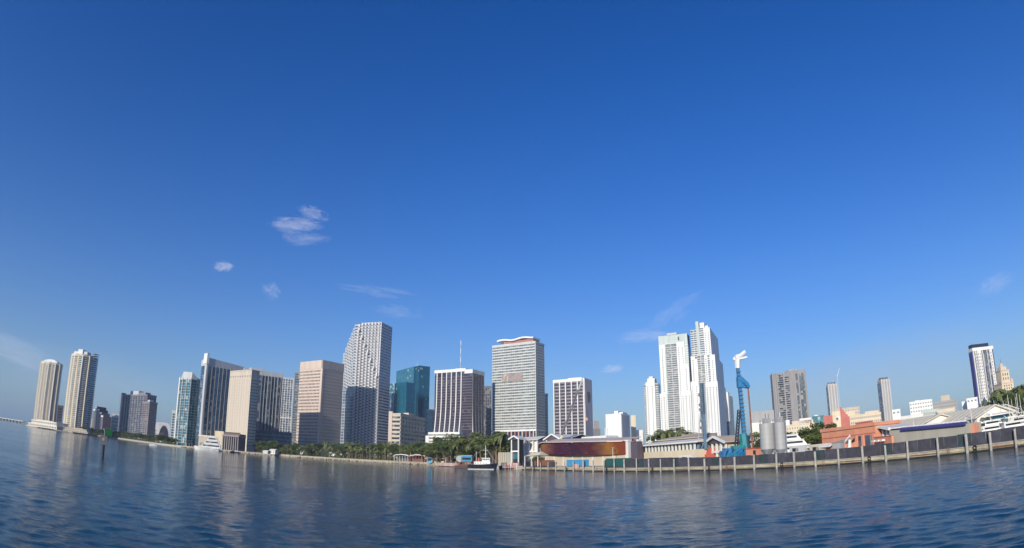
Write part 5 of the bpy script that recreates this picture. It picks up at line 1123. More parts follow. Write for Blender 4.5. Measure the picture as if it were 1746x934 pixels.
p = pt(1429, 146); q = thing('grey_box', 'grey plywood box standing above the fence by the orange stair', 'box', (p.x, p.y, GZ), ang); z1 = hz(1429, 751, 146) - GZ; MB().box(-1.2, 1.2, -.8, .8, 0, z1 - .4).build('body', 'grey', q); MB().prism([(-1.3, -.9), (1.3, -.9), (1.3, .9), (-1.3, .9)], z1 - .4, [z1 - .3, z1 + .15, z1 + .15, z1 - .3]).build('lid', 'steel', q)
ft = between(1490, 150, 1520, 143, 4); loc, w, d, rz = ft
t = thing('orange_wall', 'low orange parapet wall between the stair house and the grey boat shed', 'wall', loc, rz); z1 = hz(1505, 744, 146) - GZ; MB().box(-w / 2, w / 2, -d / 2, -d / 2 + .5, 0, z1).build('wall_face', 'orange', t); MB().box(-w / 2, w / 2, -d / 2 - .1, -d / 2 + .6, z1, z1 + .2).build('coping', 'coral', t)
for i in range(3): MB().box(-w / 2 + 1 + i * 1.9, -w / 2 + 2.2 + i * 1.9, -d / 2 - 1.3, -d / 2 - .5, 2.5, 2.9).build('white_cover', 'white', t)

# marina sheds
def shed(label, u1, d1, u2, d2, dep, vE, vR, roofm, um, wallm='offwhite', nw=0, name='marina_shed'):
    ft = between(u1, d1, u2, d2, dep); loc, w, d, rz = ft; t = thing(name, label, 'shed', loc, rz); dm = (d1 + d2) / 2; e = hz(um, vE, dm) - GZ; r = hz(um, vR, dm) - GZ
    MB().box(-w / 2, w / 2, -d / 2 + .4, d / 2, 0, e).build('wall', wallm, t); MB().add([(x, y, z) for x in (-w / 2, w / 2) for y, z in ((-d / 2 + .4, e + .01), (d / 2, e + .01), (0, r - .05))], [(0, 1, 2), (5, 4, 3), (0, 3, 4, 1), (1, 4, 5, 2), (2, 5, 3, 0)]).build('gable_wall', wallm, t); MB().gable(-w / 2, w / 2, -d / 2, d / 2, e, r, 'x', .7, .22).build('roof', roofm, t)
    k = int(w / 2.2); sm = MB().tube((0, -d / 2 - .6, e + .3), (0, -.1, r + .3), .05, n=4).mesh('roof_seam', roofm)
    for i in range(k): link('roof_seam', sm, t, (-w / 2 + w * (i + .5) / k, 0, 0))
    if nw: windows(t, [(-w / 2 + w * (i + .5) / nw, -d / 2 + .4, e - 2.6) for i in range(nw)], w / nw * .5, 1.4, 'g_shade')
    return t, w, d, e, r
shed('long marina shed with a pale beige roof right of the orange stair house', 1492, 178, 1574, 158, 11, 729, 716, 'tan2', 1535, nw=14)
shed('second marina shed with a pale roof further right along the dock', 1584, 165, 1665, 150, 12, 719, 701.5, 'tan2', 1625, nw=12)
shed('right-hand marina shed with a pale roof below the striped dark tower', 1648, 172, 1694, 166, 10, 707, 696, 'roofgrey', 1672, nw=8)
gable_pavilion('gabled_kiosk', 'small white gabled porch attached before the first marina shed', between(1492, 160, 1520, 153, 5), hz(1506, 732.5, 157), hz(1506, 726.5, 157), cols=5, wallm='g_dark')
gable_pavilion('gabled_kiosk', 'white open gabled porch beside the masts at the right', between(1655, 158, 1692, 152, 6), hz(1674, 711, 155), hz(1674, 704.5, 155), cols=7, wallm='g_tealblue')
ft = between(1517, 146, 1648, 134, 6); loc, w, d, rz = ft
t = thing('boat_rack_shed', 'long blank grey-beige dockside wall with a blue scalloped awning line', 'building', loc, rz); e1 = hz(1520, 733, 146) - GZ; e2 = hz(1645, 722, 134) - GZ
MB().prism([(-w / 2, -d / 2), (w / 2, -d / 2), (w / 2, d / 2), (-w / 2, d / 2)], 0, [e1, e2, e2, e1]).build('wall', M.setdefault('wallgrey', mat('blank_dock_wall', (.36, .34, .28), .8, scale=.3, streak=True)), t)
k = 34
for i in range(k):
    x = -w / 2 + w * .18 + w * .82 * i / k; z = e1 + (e2 - e1) * ((x + w / 2) / w); MB().tube((x, -d / 2 - .35, z + .05), (x + w * .82 / k * .9, -d / 2 - .35, z + .1), .42, n=6).build('awning_scallop', 'navyblue', t)
    if i % 2 == 0: MB().box(x, x + .8, -d / 2 - .2, -d / 2 + .4, z + .45, z + .75).build('white_edge', 'white', t)
p = pt(1653, 137); q = thing('rust_container', 'orange-red box container above the fence near the right edge', 'container', (p.x, p.y, GZ), ang); q.name = 'container'
z1 = hz(1653, 722.5, 134) - GZ; MB().box(-1.6, 1.6, -1.2, 1.2, 1.3, z1).build('body', 'orange', q)
for i in range(7): MB().box(-1.5 + i * .45, -1.28 + i * .45, -1.27, -1.2, 1.4, z1 - .1).build('rib', 'orange', q)
MB().box(-.3, .2, -1.32, -1.2, z1 - 1.2, z1 - .8).build('hatch', 'dark', q); MB().box(-1.4, 1.4, -1, 1, 0, 1.3).build('stand', 'steel', q)

HAZE = .00008
# ------------------------------------------------------------------ boats
def hull(L, B, H, m, parent, sheer=.35, name='hull', n=14):
    vs = []
    for i in range(n + 1):
        f = i / n; x = -L / 2 + L * f; b = B / 2 * (1 - max(0, (f - .5) / .5) ** 2.2 * .97) * (.9 + .1 * min(1, f * 5)); h_ = H * (1 + sheer * max(0, f - .35) ** 1.5)
        kx = x - (L * .06 * max(0, f - .6) / .4); vs += [(kx, -b * .62, -.4), (x, -b, h_), (x, b, h_), (kx, b * .62, -.4)]
    fs = [(0, 1, 2, 3), tuple(n * 4 + i for i in (3, 2, 1, 0))]
    for k in range(n):
        for i in range(4): fs.append((k * 4 + i, k * 4 + (i + 1) % 4, (k + 1) * 4 + (i + 1) % 4, (k + 1) * 4 + i))
    return MB().add(vs, fs).build(name, m, parent)
def yacht(label, u, D, L, rz, decks=2, hm='white', mast=0, name='yacht', cat='boat', group=None, z=0.0, tall=1.0):
    p = pt(u, D); t = thing(name, label, cat, (p.x, p.y, z), R(rz), group); H = L * .10 + .2; B = L * .25
    hull(L, B, H, hm, t); x0, x1 = -L * .42, L * .18; zz = H
    MB().box(-L * .46, L * .47, -B * .02, B * .02, H, H + .02).build('deck', 'offwhite', t)
    for k in range(decks):
        hh_ = (L * .055 + .5) * tall; a, b = x0 + L * .05 * k, x1 - L * .09 * k; bb_ = B * (.40 - .05 * k)
        MB().add([(a, -bb_, zz), (b + L * .06, -bb_, zz), (b, -bb_ * .9, zz + hh_), (a, -bb_ * .9, zz + hh_), (a, bb_, zz), (b + L * .06, bb_, zz), (b, bb_ * .9, zz + hh_), (a, bb_ * .9, zz + hh_)],
                 [(0, 1, 2, 3), (7, 6, 5, 4), (0, 4, 5, 1), (1, 5, 6, 2), (2, 6, 7, 3), (3, 7, 4, 0)]).build('deckhouse', 'white', t)
        MB().box(a + L * .03, b - L * .01, -bb_ - .04, bb_ + .04, zz + hh_ * .38, zz + hh_ * .78).build('window_band', 'g_dark', t)
        zz += hh_; MB().box(a - L * .03, b + L * .02, -bb_ * 1.05, bb_ * 1.05, zz, zz + .14).build('roof', 'white', t); zz += .14
    if mast: MB().tube((x0 + L * .2, 0, zz - .1), (x0 + L * .2, 0, zz + mast), .09, .05, n=5).build('mast', 'white', t)
    return t, zz
t, zz = yacht('big white three-deck motor yacht moored before the beige podium at the left', 355, 580, 27, 200, decks=3, mast=3, name='motor_yacht', tall=1.55)
yacht('small grey-blue boat moored right beside the big white yacht', 366, 575, 9, 195, decks=1, hm='lgrey', name='motor_boat')
t, zz = yacht('small white motorboat alone on open water at the left', 262, 520, 7, 20, decks=1, name='motor_boat')
wk = MB(); 
for i in range(14): f = i / 14; x = -4 - f * 10; w_ = .4 + f * 1.2; wk.box(x - .5, x + .18, -w_ * random.uniform(.5, 1), w_ * random.uniform(.5, 1), -.1, .10 * (1.3 - f))
p = pt(262, 520); o = wk.build('boat_wake', 'white'); o.location = (p.x, p.y, 0); o.rotation_euler.z = R(20); tag(o, 'short white wake trailing behind the small motorboat', 'wake')
for k, (u, D_, L_) in enumerate(((400, 588, 9), (180, 1010, 10), (226, 905, 9))):
    yacht(('low dark-hulled boat moored below the dark brown arcade', 'tiny boat by the shore behind the green marker', 'tiny boat by the shore under the dark grey slab tower')[k], u, D_, L_, 190, 1, ('navy', 'white', 'white')[k], name='motor_boat')
# tugboat
D = 288; p = pt(824, D); t = thing('tugboat', 'black-hulled tugboat with white wheelhouse moored at the market slip', 'tugboat', (p.x, p.y, 0), R(-12)); t.scale = (.82, .82, .74)
hl = hull(17.5, 5.6, 3.1, 'navy', t, sheer=.55)
MB().box(-8.5, 7, -2.9, 2.9, -.25, .30).build('waterline_band', 'offwhite', t); MB().box(-8.3, 6, -2.95, 2.95, 2.55, 2.8).build('rubbing_strake', 'black', t)
MB().box(-5.0, 4.6, -2.0, 2.0, 3.0, 5.0).build('deckhouse', 'white', t); wh = MB().box(-.4, 4.2, -1.7, 1.7, 5.0, 7.2).build('wheelhouse', 'white', t)
for i in range(4): MB().box(0 + i * 1.0, .7 + i * 1.0, -1.8, -1.68, 5.9, 6.8).build('window', 'g_dark', wh)
for i in range(3): MB().box(4.18, 4.3, -1.4 + i * 1.0, -.7 + i * 1.0, 5.9, 6.8).build('window', 'g_dark', wh)
for i in range(5): MB().tube((-4.2 + i * 1.6, -2.05, 4.0), (-4.2 + i * 1.6, -1.98, 4.0), .28, n=10).build('porthole', 'dark', t)
MB().box(-.9, 4.7, -2.0, 2.0, 7.2, 7.4).build('wheelhouse_roof', 'white', t); MB().tube((1.4, 0, 7.4), (1.4, 0, 15.5), .26, .14, n=8).build('mast', 'white', t); MB().tube((-4.2, 0, 5.0), (-4.2, 0, 11.5), .18, .1, n=6).build('mast', 'white', t)
for z_, l_ in ((12.2, 1.5), (9.8, 1.1)): MB().box(1.4 - l_, 1.4 + l_, -.08, .08, z_, z_ + .16).build('yard', 'white', t)
for a, b in (((1.4, 0, 14), (7.4, 0, 4.6)), ((1.4, 0, 14), (-4.2, 0, 10)), ((-4.2, 0, 11), (-8, 0, 3.6))): MB().tube(a, b, .05, n=4).build('rigging', 'lgrey', t)
MB().tube((-2.6, 0, 5.0), (-2.7, 0, 7.6), .62, .58, n=12).build('funnel', 'red', t); MB().tube((-2.7, 0, 7.4), (-2.7, 0, 7.9), .63, n=12).build('funnel_cap', 'black', t)
for i in range(12): MB().tube((-7.8 + i * 1.2, -2.6 + max(0, i - 8) * .35, 3.1), (-7.8 + i * 1.2, -2.6 + max(0, i - 8) * .35, 4.0), .05, n=4).build('rail_post', 'white', t)
ty = MB()
for k in range(10): a = k * .628; ty.tube((.45 * math.cos(a), 0, .45 * math.sin(a)), (.45 * math.cos(a + .628), 0, .45 * math.sin(a + .628)), .16, n=6)
tm = ty.mesh('tyre_fender', 'black')
for i in range(5): link('tyre_fender', tm, t, (-6 + i * 2.4, -2.85, 1.5))
p = pt(861, 296); yb = thing('work_boat', 'dark low work boat tied just right of the black tugboat', 'boat', (p.x, p.y, 0), R(-60)); hull(8, 3, 1.5, 'navy', yb); MB().box(-2.5, .5, -1, 1, 1.5, 3.2).build('cabin', 'dgrey', yb)
# paddle-like blue and pale small vessel left of the tug
p = pt(793, 318); t = thing('ferry_boat', 'small blue and pale green boat with a rounded cabin left of the tugboat', 'boat', (p.x, p.y, 0), R(8)); hull(11, 4.2, 1.4, 'brown', t)
MB().box(-3.6, 3.0, -1.8, 1.8, 1.4, 3.6).build('cabin', 'rust', t); MB().box(-2.2, 3.4, -1.9, 1.9, 3.6, 6.6).build('upper_cabin', 'bluebox', t)
MB().tube((-3.0, -1.9, 4.9), (-3.0, 1.9, 4.9), 1.7, n=16).build('rounded_cover', 'greenish', t); MB().box(-1.6, 2.8, -1.98, -1.88, 4.4, 5.6).build('window_band', 'g_dark', t); MB().box(-2.4, 3.6, -2.0, 2.0, 6.6, 6.8).build('roof', 'lgrey', t)
for i in range(3): MB().box(-2.6 + i * 1.8, -1.5 + i * 1.8, -1.9, -1.78, 2.0, 3.1).build('window', 'g_dark', t)

# yacht behind silos + marina boats and masts at the right
ft = pt(1362, 190); yacht('white motor yacht with a dark stripe standing between the silos and the round tree', 1360, 190, 19, -22, decks=3, name='motor_yacht', mast=2, z=1.6, tall=1.0)
mr = random.Random(11); ORD_ = 'first second third fourth fifth sixth seventh eighth ninth tenth eleventh twelfth'.split()
descr = ['nearest', 'second', 'third', 'fourth', 'fifth', 'sixth', 'seventh', 'eighth', 'ninth']
for k in range(9):
    u = 1672 + k * 11; D_ = 150 + (k % 3) * 9
    t, zz = yacht('white marina boat behind the fence, %s counting rightward from the orange-red box' % ('first' if k == 0 else descr[k]), u, D_, mr.uniform(7.5, 10.5), -50 + mr.uniform(-30, 30), 1 + (k % 2), 'white', mast=mr.uniform(2.0, 6.5), name='marina_boat', group='white boats in the marina', z=2.2)
    q = mr.uniform(-2, 2)
    MB().box(-4.2, 1.5, -1.2, 1.2, zz + .8, zz + .95).build('canopy', ('white', 'offwhite', 'lgrey')[k % 3], t)
    for sx_ in (-1, 1): MB().tube((-1.5, sx_ * .8, zz - .5), (-3.5, sx_ * 1.6, zz + mr.uniform(1.5, 3.5)), .05, n=4).build('outrigger', 'white', t)

# parked site vehicles and stacks behind the fence
for k, (u, off, L_, h_, m, lab) in enumerate(((1120, 3, 5.5, 2.6, 'white', 'white site van roof behind the fence below the market colonnade'), (1160, 3, 6, 2.9, 'offwhite', 'white box truck roof behind the fence left of the red rig base'), (1345, 4, 5, 3.4, 'lgrey', 'pale cabin behind the fence right of the cement silos'), (1380, 4, 5, 3.2, 'sand', 'sand coloured cabin behind the fence below the round green tree'))):
    q_ = pt(u, line_x(u)).xy; s_ = (q_ - QA).dot(QD); pz = Q3(s_, off, GZ); t = thing('site_vehicle' if k < 2 else 'site_cabin', lab, 'van' if k < 2 else 'cabin', pz, ang)
    MB().box(-L_ / 2, L_ / 2, -1, 1, .5, h_).build('body', m, t); MB().box(-L_ / 2 - .05, L_ / 2 + .05, -1.05, 1.05, h_, h_ + .12).build('roof', 'white', t); MB().box(-L_ * .3, L_ * .1, -1.06, 1.06, h_ * .6, h_ * .85).build('window_band', 'g_dark', t)
    for x in (-L_ * .3, L_ * .3):
        for y in (-.9, .9): MB().tube((x, y - .12, .45), (x, y + .12, .45), .42, n=12).build('wheel', 'black', t)

# more small craft and masts crowding the marina at the right
for k in range(12):
    u = 1668 + k * 7.3; D_ = 176 + (k * 37 % 5) * 6; p = pt(u, D_); t = thing('sailing_boat', 'white sailing boat with a bare mast in the marina, %s from the left' % ORD_[k], 'sailing boat', (p.x, p.y, 1.5), R(mr.uniform(-90, 0)), 'sailing boats in the marina')
    hull(7.5, 2.4, 1.3, 'white', t, sheer=.2); MB().box(-2, 1.2, -.8, .8, 1.3, 2.1).build('cabin', 'white', t); MB().box(-1.6, .9, -.84, .84, 1.6, 1.9).build('window_band', 'g_dark', t); h_ = mr.uniform(7.5, 10.5)
    MB().tube((.3, 0, 1.3), (.3, 0, h_), .09, .05, n=5).build('mast', 'white', t); MB().tube((.3, 0, 2.9), (-3.0, 0, 2.8), .14, n=6).build('furled_sail', ('white', 'navyblue', 'offwhite')[k % 3], t)
for k, (u, D_, L_) in enumerate(((1570, 152, 7), (1596, 150, 6.5), (1622, 147, 7))):
    yacht(('white boat on the dock behind the pale blank wall, leftmost of three', 'white boat on the dock behind the pale blank wall, middle of three', 'white boat on the dock behind the pale blank wall, rightmost of three')[k], u, D_, L_, -40, 1, 'white', mast=2.5, name='marina_boat', z=3.6)

# channel marker
D = 140; p = pt(175, D, 778); t = thing('channel_marker', 'dark channel marker pile with a bright green square board out on the water', 'marker', (p.x, p.y, 0), R(38))
zt_ = hz(179, 745, D)
MB().tube((0, 0, -2), (.05, 0, zt_ - .9), .30, .26, n=10).build('pile', 'black', t)
bx_ = MB().box(-.62, .62, -.4, .4, zt_ - 1.6, zt_ + .3).build('equipment_box', 'dgrey', t); MB().box(-.35, .1, -.46, -.4, zt_ - .7, zt_ - .1).build('grey_plate', 'coralpale', bx_)
MB().tube((0, 0, zt_ + .2), (0, 0, zt_ + 1.6), .09, n=6).build('post', 'steel', t); MB().tube((-.15, 0, zt_ + 1.55), (-.15, 0, zt_ + 1.9), .13, n=8).build('lamp', 'silo', t)
gb = MB().box(.1, 1.65, -.30, -.22, zt_ + .45, zt_ + 1.95).build('green_board', 'green', t); MB().box(.08, 1.67, -.33, -.30, zt_ + 1.87, zt_ + 1.97).build('board_edge', 'leafm', gb)
MB().tube((.2, 0, zt_ - .1), (.9, -.2, zt_ + .9), .06, n=5).build('bracket', 'steel', t)

# ------------------------------------------------------------------ trees
def leaf_mesh(name, m, clumps, rad, n, size, seed):
    r = random.Random(seed); mb = MB()
    for cx, cy, cz, cr in clumps:
        for i in range(n):
            th = r.random() * 6.283; ph = math.acos(r.uniform(-.75, 1)); q = cr * (r.random() ** .45) * r.uniform(.75, 1.12)
            x, y, z = cx + q * math.sin(ph) * math.cos(th), cy + q * math.sin(ph) * math.sin(th), cz + q * math.cos(ph) * .75
            a = Vector((r.gauss(0, 1), r.gauss(0, 1), r.gauss(0, .6))).normalized(); b = a.orthogonal().normalized(); s = size * r.uniform(.6, 1.4)
            c = Vector((x, y, z)); mb.add([c - a * s, c + b * s * .6, c + a * s, c - b * s * .6], [(0, 1, 2, 3)])
    me = bpy.data.meshes.new(name); me.from_pydata(mb.v, [], mb.f); me.materials.append(M[m]); return me
def broadleaf(seed):
    r = random.Random(seed); H = 10.; cl = []
    limbs = MB(); limbs.tube((0, 0, 0), (r.uniform(-.3, .3), 0, 3.2), .38, .26, n=7)
    for i in range(8):
        a = i * .785 + r.uniform(-.3, .3); rr_ = r.uniform(1.4, 3.6); z = r.uniform(4.0, 8.2); e = (rr_ * math.cos(a), rr_ * math.sin(a), z)
        limbs.tube((0, 0, r.uniform(2.4, 3.2)), e, .16, .05, n=5); cl.append((*e, r.uniform(1.2, 2.0)))
    cl.append((0, 0, 8.4, 1.8)); cl.append((r.uniform(-1, 1), 0, 6.2, 2.2))
    return limbs.mesh('trunk', 'bark'), leaf_mesh('crown', ('leafd', 'leafm')[seed % 2], cl, 0, 130, .30, seed)
def palm(seed, H=9.):
    r = random.Random(seed); tr = MB(); bx, by = r.uniform(-.7, .7), r.uniform(-.4, .4); prev = (0, 0, 0); ra = .24
    for k in range(1, 6):
        f = k / 5; q = (bx * f * f, by * f * f, H * f); tr.tube(prev, q, ra, ra * .93, n=7, cap=(k == 5)); ra *= .93; prev = q
    cr = MB()
    for i in range(22):
        a = i * 2.4 + r.uniform(-.2, .2); up = r.uniform(-.35, 1.25); L = r.uniform(2.2, 3.1); n = 6; ps_ = []
        for k in range(n + 1):
            f = k / n; out_ = L * (f * math.cos(up * (1 - f * .3))) ; z = H + L * (math.sin(up) * f - (1.0 + .3 * (up < 0)) * f * f * .85)
            w_ = .42 * math.sin(math.pi * min(1, f * .9 + .08)) + .05; c = Vector((bx + out_ * math.cos(a), by + out_ * math.sin(a), z)); s = Vector((-math.sin(a), math.cos(a), 0))
            ps_ += [c + s * w_ + Vector((0, 0, -w_ * .5)), c, c - s * w_ + Vector((0, 0, -w_ * .5))]
        fs_ = []
        for k in range(n): fs_ += [(k * 3, k * 3 + 1, k * 3 + 4, k * 3 + 3), (k * 3 + 1, k * 3 + 2, k * 3 + 5, k * 3 + 4)]
        cr.add(ps_, fs_)
    me = bpy.data.meshes.new('crown'); me.from_pydata(cr.v, [], cr.f); me.materials.append(M['palm'])
    return tr.mesh('trunk', 'trunk'), me
BL = [broadleaf(s) for s in range(5)]; PL = [palm(s + 20) for s in range(4)]
tr_rnd = random.Random(21)
def tree(kind, x, y, h, label, group, z=GZ, wid=1.0):
    trm, crm = (BL if kind == 'b' else PL)[tr_rnd.randrange(5 if kind == 'b' else 4)]
    t = thing('palm_tree' if kind == 'p' else 'broadleaf_tree', label, 'tree', (x, y, z), tr_rnd.random() * 6.28, group)
    s = h / (10. if kind == 'b' else 9.8); t.scale = (s * wid, s * wid, s); link('trunk', trm, t); link('crown', crm, t); return t
ORD = 'first second third fourth fifth sixth seventh eighth ninth tenth eleventh twelfth thirteenth fourteenth fifteenth sixteenth seventeenth eighteenth nineteenth twentieth twenty-first twenty-second twenty-third twenty-fourth twenty-fifth twenty-sixth twenty-seventh twenty-eighth twenty-ninth thirtieth thirty-first thirty-second thirty-third thirty-fourth'.split()
def row(u0, u1, n, dfun, hfun, kinds, label, group, jitter=6, wid=1.1):
    cnt = {'p': 0, 'b': 0}
    for i in range(n):
        u = u0 + (u1 - u0) * (i + tr_rnd.uniform(.1, .9)) / n; D_ = dfun(u) + tr_rnd.uniform(-jitter, jitter); p = pt(u, D_)
        k = kinds[tr_rnd.randrange(len(kinds))]; cnt[k] += 1
        tree(k, p.x, p.y, hfun(u) * tr_rnd.uniform(.62, 1.2), ORD[cnt[k] - 1] + ' from left, ' + label % ('palm' if k == 'p' else 'tree'), group, wid=wid * tr_rnd.uniform(.8, 1.2) if k == 'b' else 1.0)
def shore_d(u):
    a = azu(u); best = 9e9; q = Vector((math.sin(a), math.cos(a)))
    for i in range(len(SHORE) - 1):
        A_, B_ = Vector(SHORE[i]), Vector(SHORE[i + 1]); e = B_ - A_; den = q.x * e.y - q.y * e.x
        if abs(den) < 1e-9: continue
        s = (A_.x * e.y - A_.y * e.x) / den; tt_ = (A_.x * q.y - A_.y * q.x) / den
        if 0 <= tt_ <= 1 and s > 0: best = min(best, s)
    return best
G1 = 'trees along the waterfront park'
row(437, 505, 16, lambda u: shore_d(u) + 22, lambda u: 12.0, 'bbb', 'dark %s in the park row before the grey parking podium', G1)
row(437, 505, 10, lambda u: shore_d(u) + 12, lambda u: 6.5, 'bbp', 'short %s at the park edge before the grey parking podium', G1)
row(505, 590, 18, lambda u: shore_d(u) + 22, lambda u: 13, 'bbp', 'dark %s in the park row before the peach hotel', G1)
row(505, 590, 14, lambda u: shore_d(u) + 12, lambda u: 8, 'pbp', 'short %s at the park edge before the peach hotel', G1)
row(590, 662, 14, lambda u: shore_d(u) + 25, lambda u: 14, 'bbp', 'dark %s in park row before stepped stone tower', G1)
row(592, 664, 20, lambda u: shore_d(u) + 11, lambda u: 11.5, 'ppp', 'waterside %s before the stepped stone tower', G1, jitter=4)
row(662, 738, 16, lambda u: shore_d(u) + 26, lambda u: 15, 'bbp', 'dark %s behind the white park canopies', G1)
row(664, 738, 12, lambda u: shore_d(u) + 13, lambda u: 12, 'bpp', 'waterside %s around the white park canopies', G1, jitter=4)
row(738, 842, 22, lambda u: 400, lambda u: 15.5 + 5 * max(0, 1 - abs(u - 795) / 45), 'bbbp', 'large %s before the ribbed bronze tower', G1, jitter=14, wid=1.3)
row(742, 836, 14, lambda u: 372, lambda u: 11.5 + 5 * max(0, 1 - abs(u - 795) / 40), 'bbbp', 'nearer %s in front of the ribbed bronze tower', G1, jitter=6, wid=1.2)
row(838, 868, 11, lambda u: 345, lambda u: 16.5, 'bpp', '%s between the black tugboat and the white banded tower', G1, jitter=10)
row(905, 925, 5, lambda u: 292, lambda u: 5, 'bb', 'small dark %s by the left end of the mural wall', G1, jitter=3)
row(1120, 1185, 14, lambda u: 330, lambda u: 16, 'ppb', 'dark rooftop-height %s at the foot of the white towers', 'trees below the white towers', jitter=12)
row(1238, 1256, 5, lambda u: 250, lambda u: 8.5, 'bb', 'green %s between the two drilling rigs', 'trees behind the drilling rigs', jitter=6, wid=1.2)
row(1284, 1300, 4, lambda u: 300, lambda u: 11, 'bb', 'dark %s left of the cement silos', 'trees behind the drilling rigs', jitter=6, wid=1.2)
row(1372, 1402, 7, lambda u: 235, lambda u: 10.5, 'b', 'round green %s left of the orange stair house', 'trees left of the stair house', jitter=5, wid=1.5)
row(1690, 1765, 26, lambda u: 290, lambda u: 15, 'ppb', '%s in the grove below the old yellow tower', 'palm grove at the right', jitter=22)
row(1694, 1765, 14, lambda u: 255, lambda u: 10, 'ppb', 'shorter %s at the front of the grove below the old yellow tower', 'palm grove at the right', jitter=10)
row(50, 104, 12, lambda u: shore_d(u) + 14, lambda u: 7, 'bp', 'small far %s around the white terraced podium', 'trees at the far left shore', jitter=6)
row(104, 205, 34, lambda u: shore_d(u) + 16, lambda u: 9, 'bbb', 'far %s on shore left of grey slab tower', 'trees at the far left shore', jitter=8, wid=1.5)
row(205, 302, 34, lambda u: shore_d(u) + 20, lambda u: 9, 'bbb', 'far %s on shore below the grey slab tower', 'trees at the far left shore', jitter=10, wid=1.5)
# low undergrowth behind the park edge
def undergrowth(u0, u1, off, h, n, seed, label):
    r = random.Random(seed); mb = MB()
    for i in range(n):
        u = r.uniform(u0, u1); p = pt(round(u, 1), shore_d(round(u, 1)) + off + r.uniform(-4, 4)); c = Vector((p.x, p.y, GZ + r.random() ** 1.4 * h * (.6 + .4 * math.sin(u * .35 + seed)))); s = r.uniform(.25, .6)
        a = Vector((r.gauss(0, 1), r.gauss(0, 1), r.gauss(0, .5))).normalized(); b = a.orthogonal().normalized(); mb.add([c - a * s, c + b * s * .7, c + a * s, c - b * s * .7], [(0, 1, 2, 3)])
    me = bpy.data.meshes.new('hedge'); me.from_pydata(mb.v, [], mb.f); me.materials.append(M['leafd']); o = link('undergrowth', me, stuff=True); o['label'] = label; o['category'] = 'undergrowth'
undergrowth(440, 745, 18, 5.5, 16000, 1, 'dark green undergrowth between the park trees')
undergrowth(742, 838, 60, 6.0, 5000, 2, 'dark green undergrowth under the large trees before the ribbed tower')
undergrowth(120, 300, 8, 5.0, 7000, 3, 'dark shoreline scrub below the far left towers')

# ------------------------------------------------------------------ park furniture
def canopy(label, u1, u2, D_, arch, postm):
    ft = between(u1, D_, u2, D_ - 8, 6); loc, w, d, rz = ft; t = thing('park_canopy', label, 'canopy', loc, rz, 'white canopies on the park promenade')
    mb = MB(); n = 12; vs = []
    for k in range(n + 1):
        f = k / n; z = 4.1 + .9 * math.sin(math.pi * f) + .25 * abs(math.sin(f * arch * math.pi)); x = -w / 2 + w * f; vs += [(x, -d / 2, z), (x, d / 2, z), (x, d / 2, z + .5), (x, -d / 2, z + .5)]
    fs = [(0, 1, 2, 3), tuple(n * 4 + i for i in (3, 2, 1, 0))]
    for k in range(n):
        for i in range(4): fs.append((k * 4 + i, k * 4 + (i + 1) % 4, (k + 1) * 4 + (i + 1) % 4, (k + 1) * 4 + i))
    mb.add(vs, fs).build('roof', 'white', t)
    pm = MB().box(-.2, .2, -.2, .2, 0, 4.2).mesh('post', postm)
    for i in range(6): link('post', pm, t, (-w / 2 + .5 + (w - 1) * i / 5, -d / 2 + .4, 0))
    MB().box(-w * .42, w * .42, 0, d / 2, 0, 2.4).build('counter', 'brown', t)
canopy('white canopy with grey posts on the promenade before the striped beige hotel', 671, 696, 462, 3, 'lgrey')
canopy('white canopy with red posts on the promenade, right of the grey-posted one', 698, 725, 446, 4, 'red')
for k, (u, D_, m, lab) in enumerate(((746, 402, 'peach', 'low peach market stall left of the white stall on the promenade'), (757, 394, 'cream', 'low cream market stall in the middle of the promenade stalls'), (767, 388, 'coralpale', 'pinkish market stall near the end of the promenade'), (776, 380, 'greenish', 'pale green stall at the end of the promenade by the boats'), (734, 412, 'bluebox', 'small dark blue stall between the red canopy and the peach stall'))):
    p = pt(u, D_); t = thing('market_stall', lab, 'stall', (p.x, p.y, GZ), R(-25)); MB().box(-1.9, 1.9, -1.2, 1.2, 0, 1.3).build('counter', m, t); MB().prism([(-2.3, -1.8), (2.3, -1.8), (2.3, 1.5), (-2.3, 1.5)], 3.0, [3.1, 3.1, 3.8, 3.8]).build('awning', m, t)
    for x in (-2, 2): MB().box(x - .08, x + .08, -1.3, -1.15, 0, 3.0).build('post', 'white', t)
    MB().box(-1.7, 1.7, 1.0, 1.2, 1.3, 3.0).build('back_board', 'brown', t)
ft = between(742, 385, 777, 352, 3.5); loc, w, d, rz = ft; t = thing('promenade_wall', 'pale pinkish low promenade wall ending at the boats', 'wall', loc, rz); 
for i in range(12): MB().box(-w / 2 + w * i / 12 + .04, -w / 2 + w * (i + 1) / 12 - .04, -d / 2, d / 2, -1.4, .55 + .05 * (i % 2)).build('wall_block', 'coralpale' if i % 3 else 'sand', t)
for u, D_, w_, h_, m, lab in ((588, 560, 1.6, 15, 'silo', 'pale slender sculpture standing at the left foot of the stepped tower'), (622.5, 540, 1.1, 13, 'coralpale', 'thin pointed pale monument before the stepped tower')):
    p = pt(u, D_); t = thing('monument', lab, 'monument', (p.x, p.y, GZ), 0)
    for k in range(6): MB().tube((.3 * math.sin(k * 1.3), 0, h_ * k / 6), (.3 * math.sin(k * 1.3 + 1.3), 0, h_ * (k + 1) / 6 - .05), w_ * (1 - k * .14), w_ * (.9 - k * .14), n=7).build('segment', m, t)
    MB().box(-2, 2, -2, 2, 0, .6).build('plinth', 'paving', t)
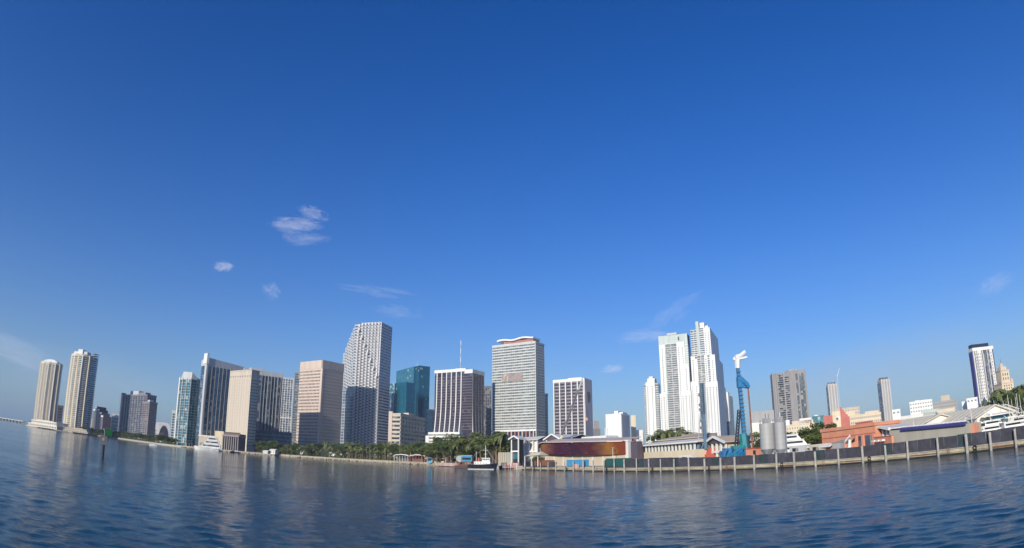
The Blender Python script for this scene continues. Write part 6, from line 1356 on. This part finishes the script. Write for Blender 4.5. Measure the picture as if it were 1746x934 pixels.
for u, D_, w_, h_, lab in ((592, 548, 7, 5.5, 'small white kiosk building at the park edge before the stepped tower'), (570, 560, 9, 4, 'low white tent roofed kiosk before the peach hotel'), (467, 590, 7, 3.4, 'small white hut in the trees left of the peach hotel'), (455, 572, 6, 1.8, 'long low white vehicle on the park shore at the left')):
    p = pt(u, D_); t = thing('park_kiosk', lab, 'kiosk', (p.x, p.y, GZ), R(-20)); MB().box(-w_ / 2, w_ / 2, -2, 2, 0, h_).build('wall', 'offwhite', t); MB().gable(-w_ / 2, w_ / 2, -2, 2, h_, h_ + 1, 'x', .5).build('roof', 'white', t); windows(t, [(-w_ * .25, -2, h_ * .35), (w_ * .25, -2, h_ * .35)], 1.2, h_ * .35)
ft = between(846, 322, 880, 308, 3); loc, w, d, rz = ft; t = thing('slatted_screen', 'pale vertical slatted screen wall right of the tugboat', 'screen', loc, rz); z1 = hz(860, 770, 315) - GZ
for i in range(22): MB().box(-w / 2 + w * i / 22, -w / 2 + w * (i + .72) / 22, -.2 + .3 * (i % 2), .2 + .3 * (i % 2), 0, z1).build('slat', ('sand', 'greenish')[i % 2], t)
p = pt(873, 292); t = thing('landing_stage', 'small landing stage with red and white posts right of the tugboat', 'jetty', (p.x, p.y, 0), R(-30)); MB().box(-4.5, 4.5, -1.5, 3, .9, 1.2).build('deck', 'sand', t)
for i in range(9): MB().tube((-4.2 + i * 1.05, -1.3, -1), (-4.2 + i * 1.05, -1.3, 2.4 + .5 * (i % 3)), .14, n=6).build('post', ('coralpale', 'white', 'red')[i % 3], t)
MB().box(-4, 3, 1.5, 2.8, 1.2, 3.0).build('ticket_booth', 'coralpale', t)
# street lamps on the promenade and market flag poles
for k, (u, D_, h_) in enumerate(((640, 520, 8), (700, 452, 8), (1110, 212, 10), (1165, 222, 10.5), (1045, 240, 7))):
    p = pt(u, D_); t = thing('lamp_post', ('white lamp post among the waterside palms before the stepped tower', 'white lamp post between the two white park canopies', 'thin white pole above the left part of the market colonnade', 'thin white pole above the right part of the market colonnade', 'thin white pole rising behind the mural roof')[k], 'lamp post', (p.x, p.y, GZ), 0)
    MB().tube((0, 0, 0), (0, 0, h_), .12, .07, n=6).build('pole', 'white', t); MB().box(-.5, .5, -.15, .15, h_, h_ + .2).build('lamp_head', 'steel', t)

# ------------------------------------------------------------------ humid air over the bay
hb = MB().box(-2200, 2600, -140, 2300, -3.0, 225)
hm_ = bpy.data.materials.new('humid_air'); hm_.use_nodes = True; t = hm_.node_tree; t.nodes.clear()
pv = N(t, 'ShaderNodeVolumePrincipled'); pv.inputs['Color'].default_value = (.70, .84, 1, 1); pv.inputs['Density'].default_value = HAZE; pv.inputs['Anisotropy'].default_value = .0
ou = N(t, 'ShaderNodeOutputMaterial'); t.links.new(pv.outputs[0], ou.inputs['Volume'])
hz_o = hb.build('haze', hm_); hz_o['kind'] = 'stuff'; hz_o['label'] = 'pale humid air over the bay and the city'
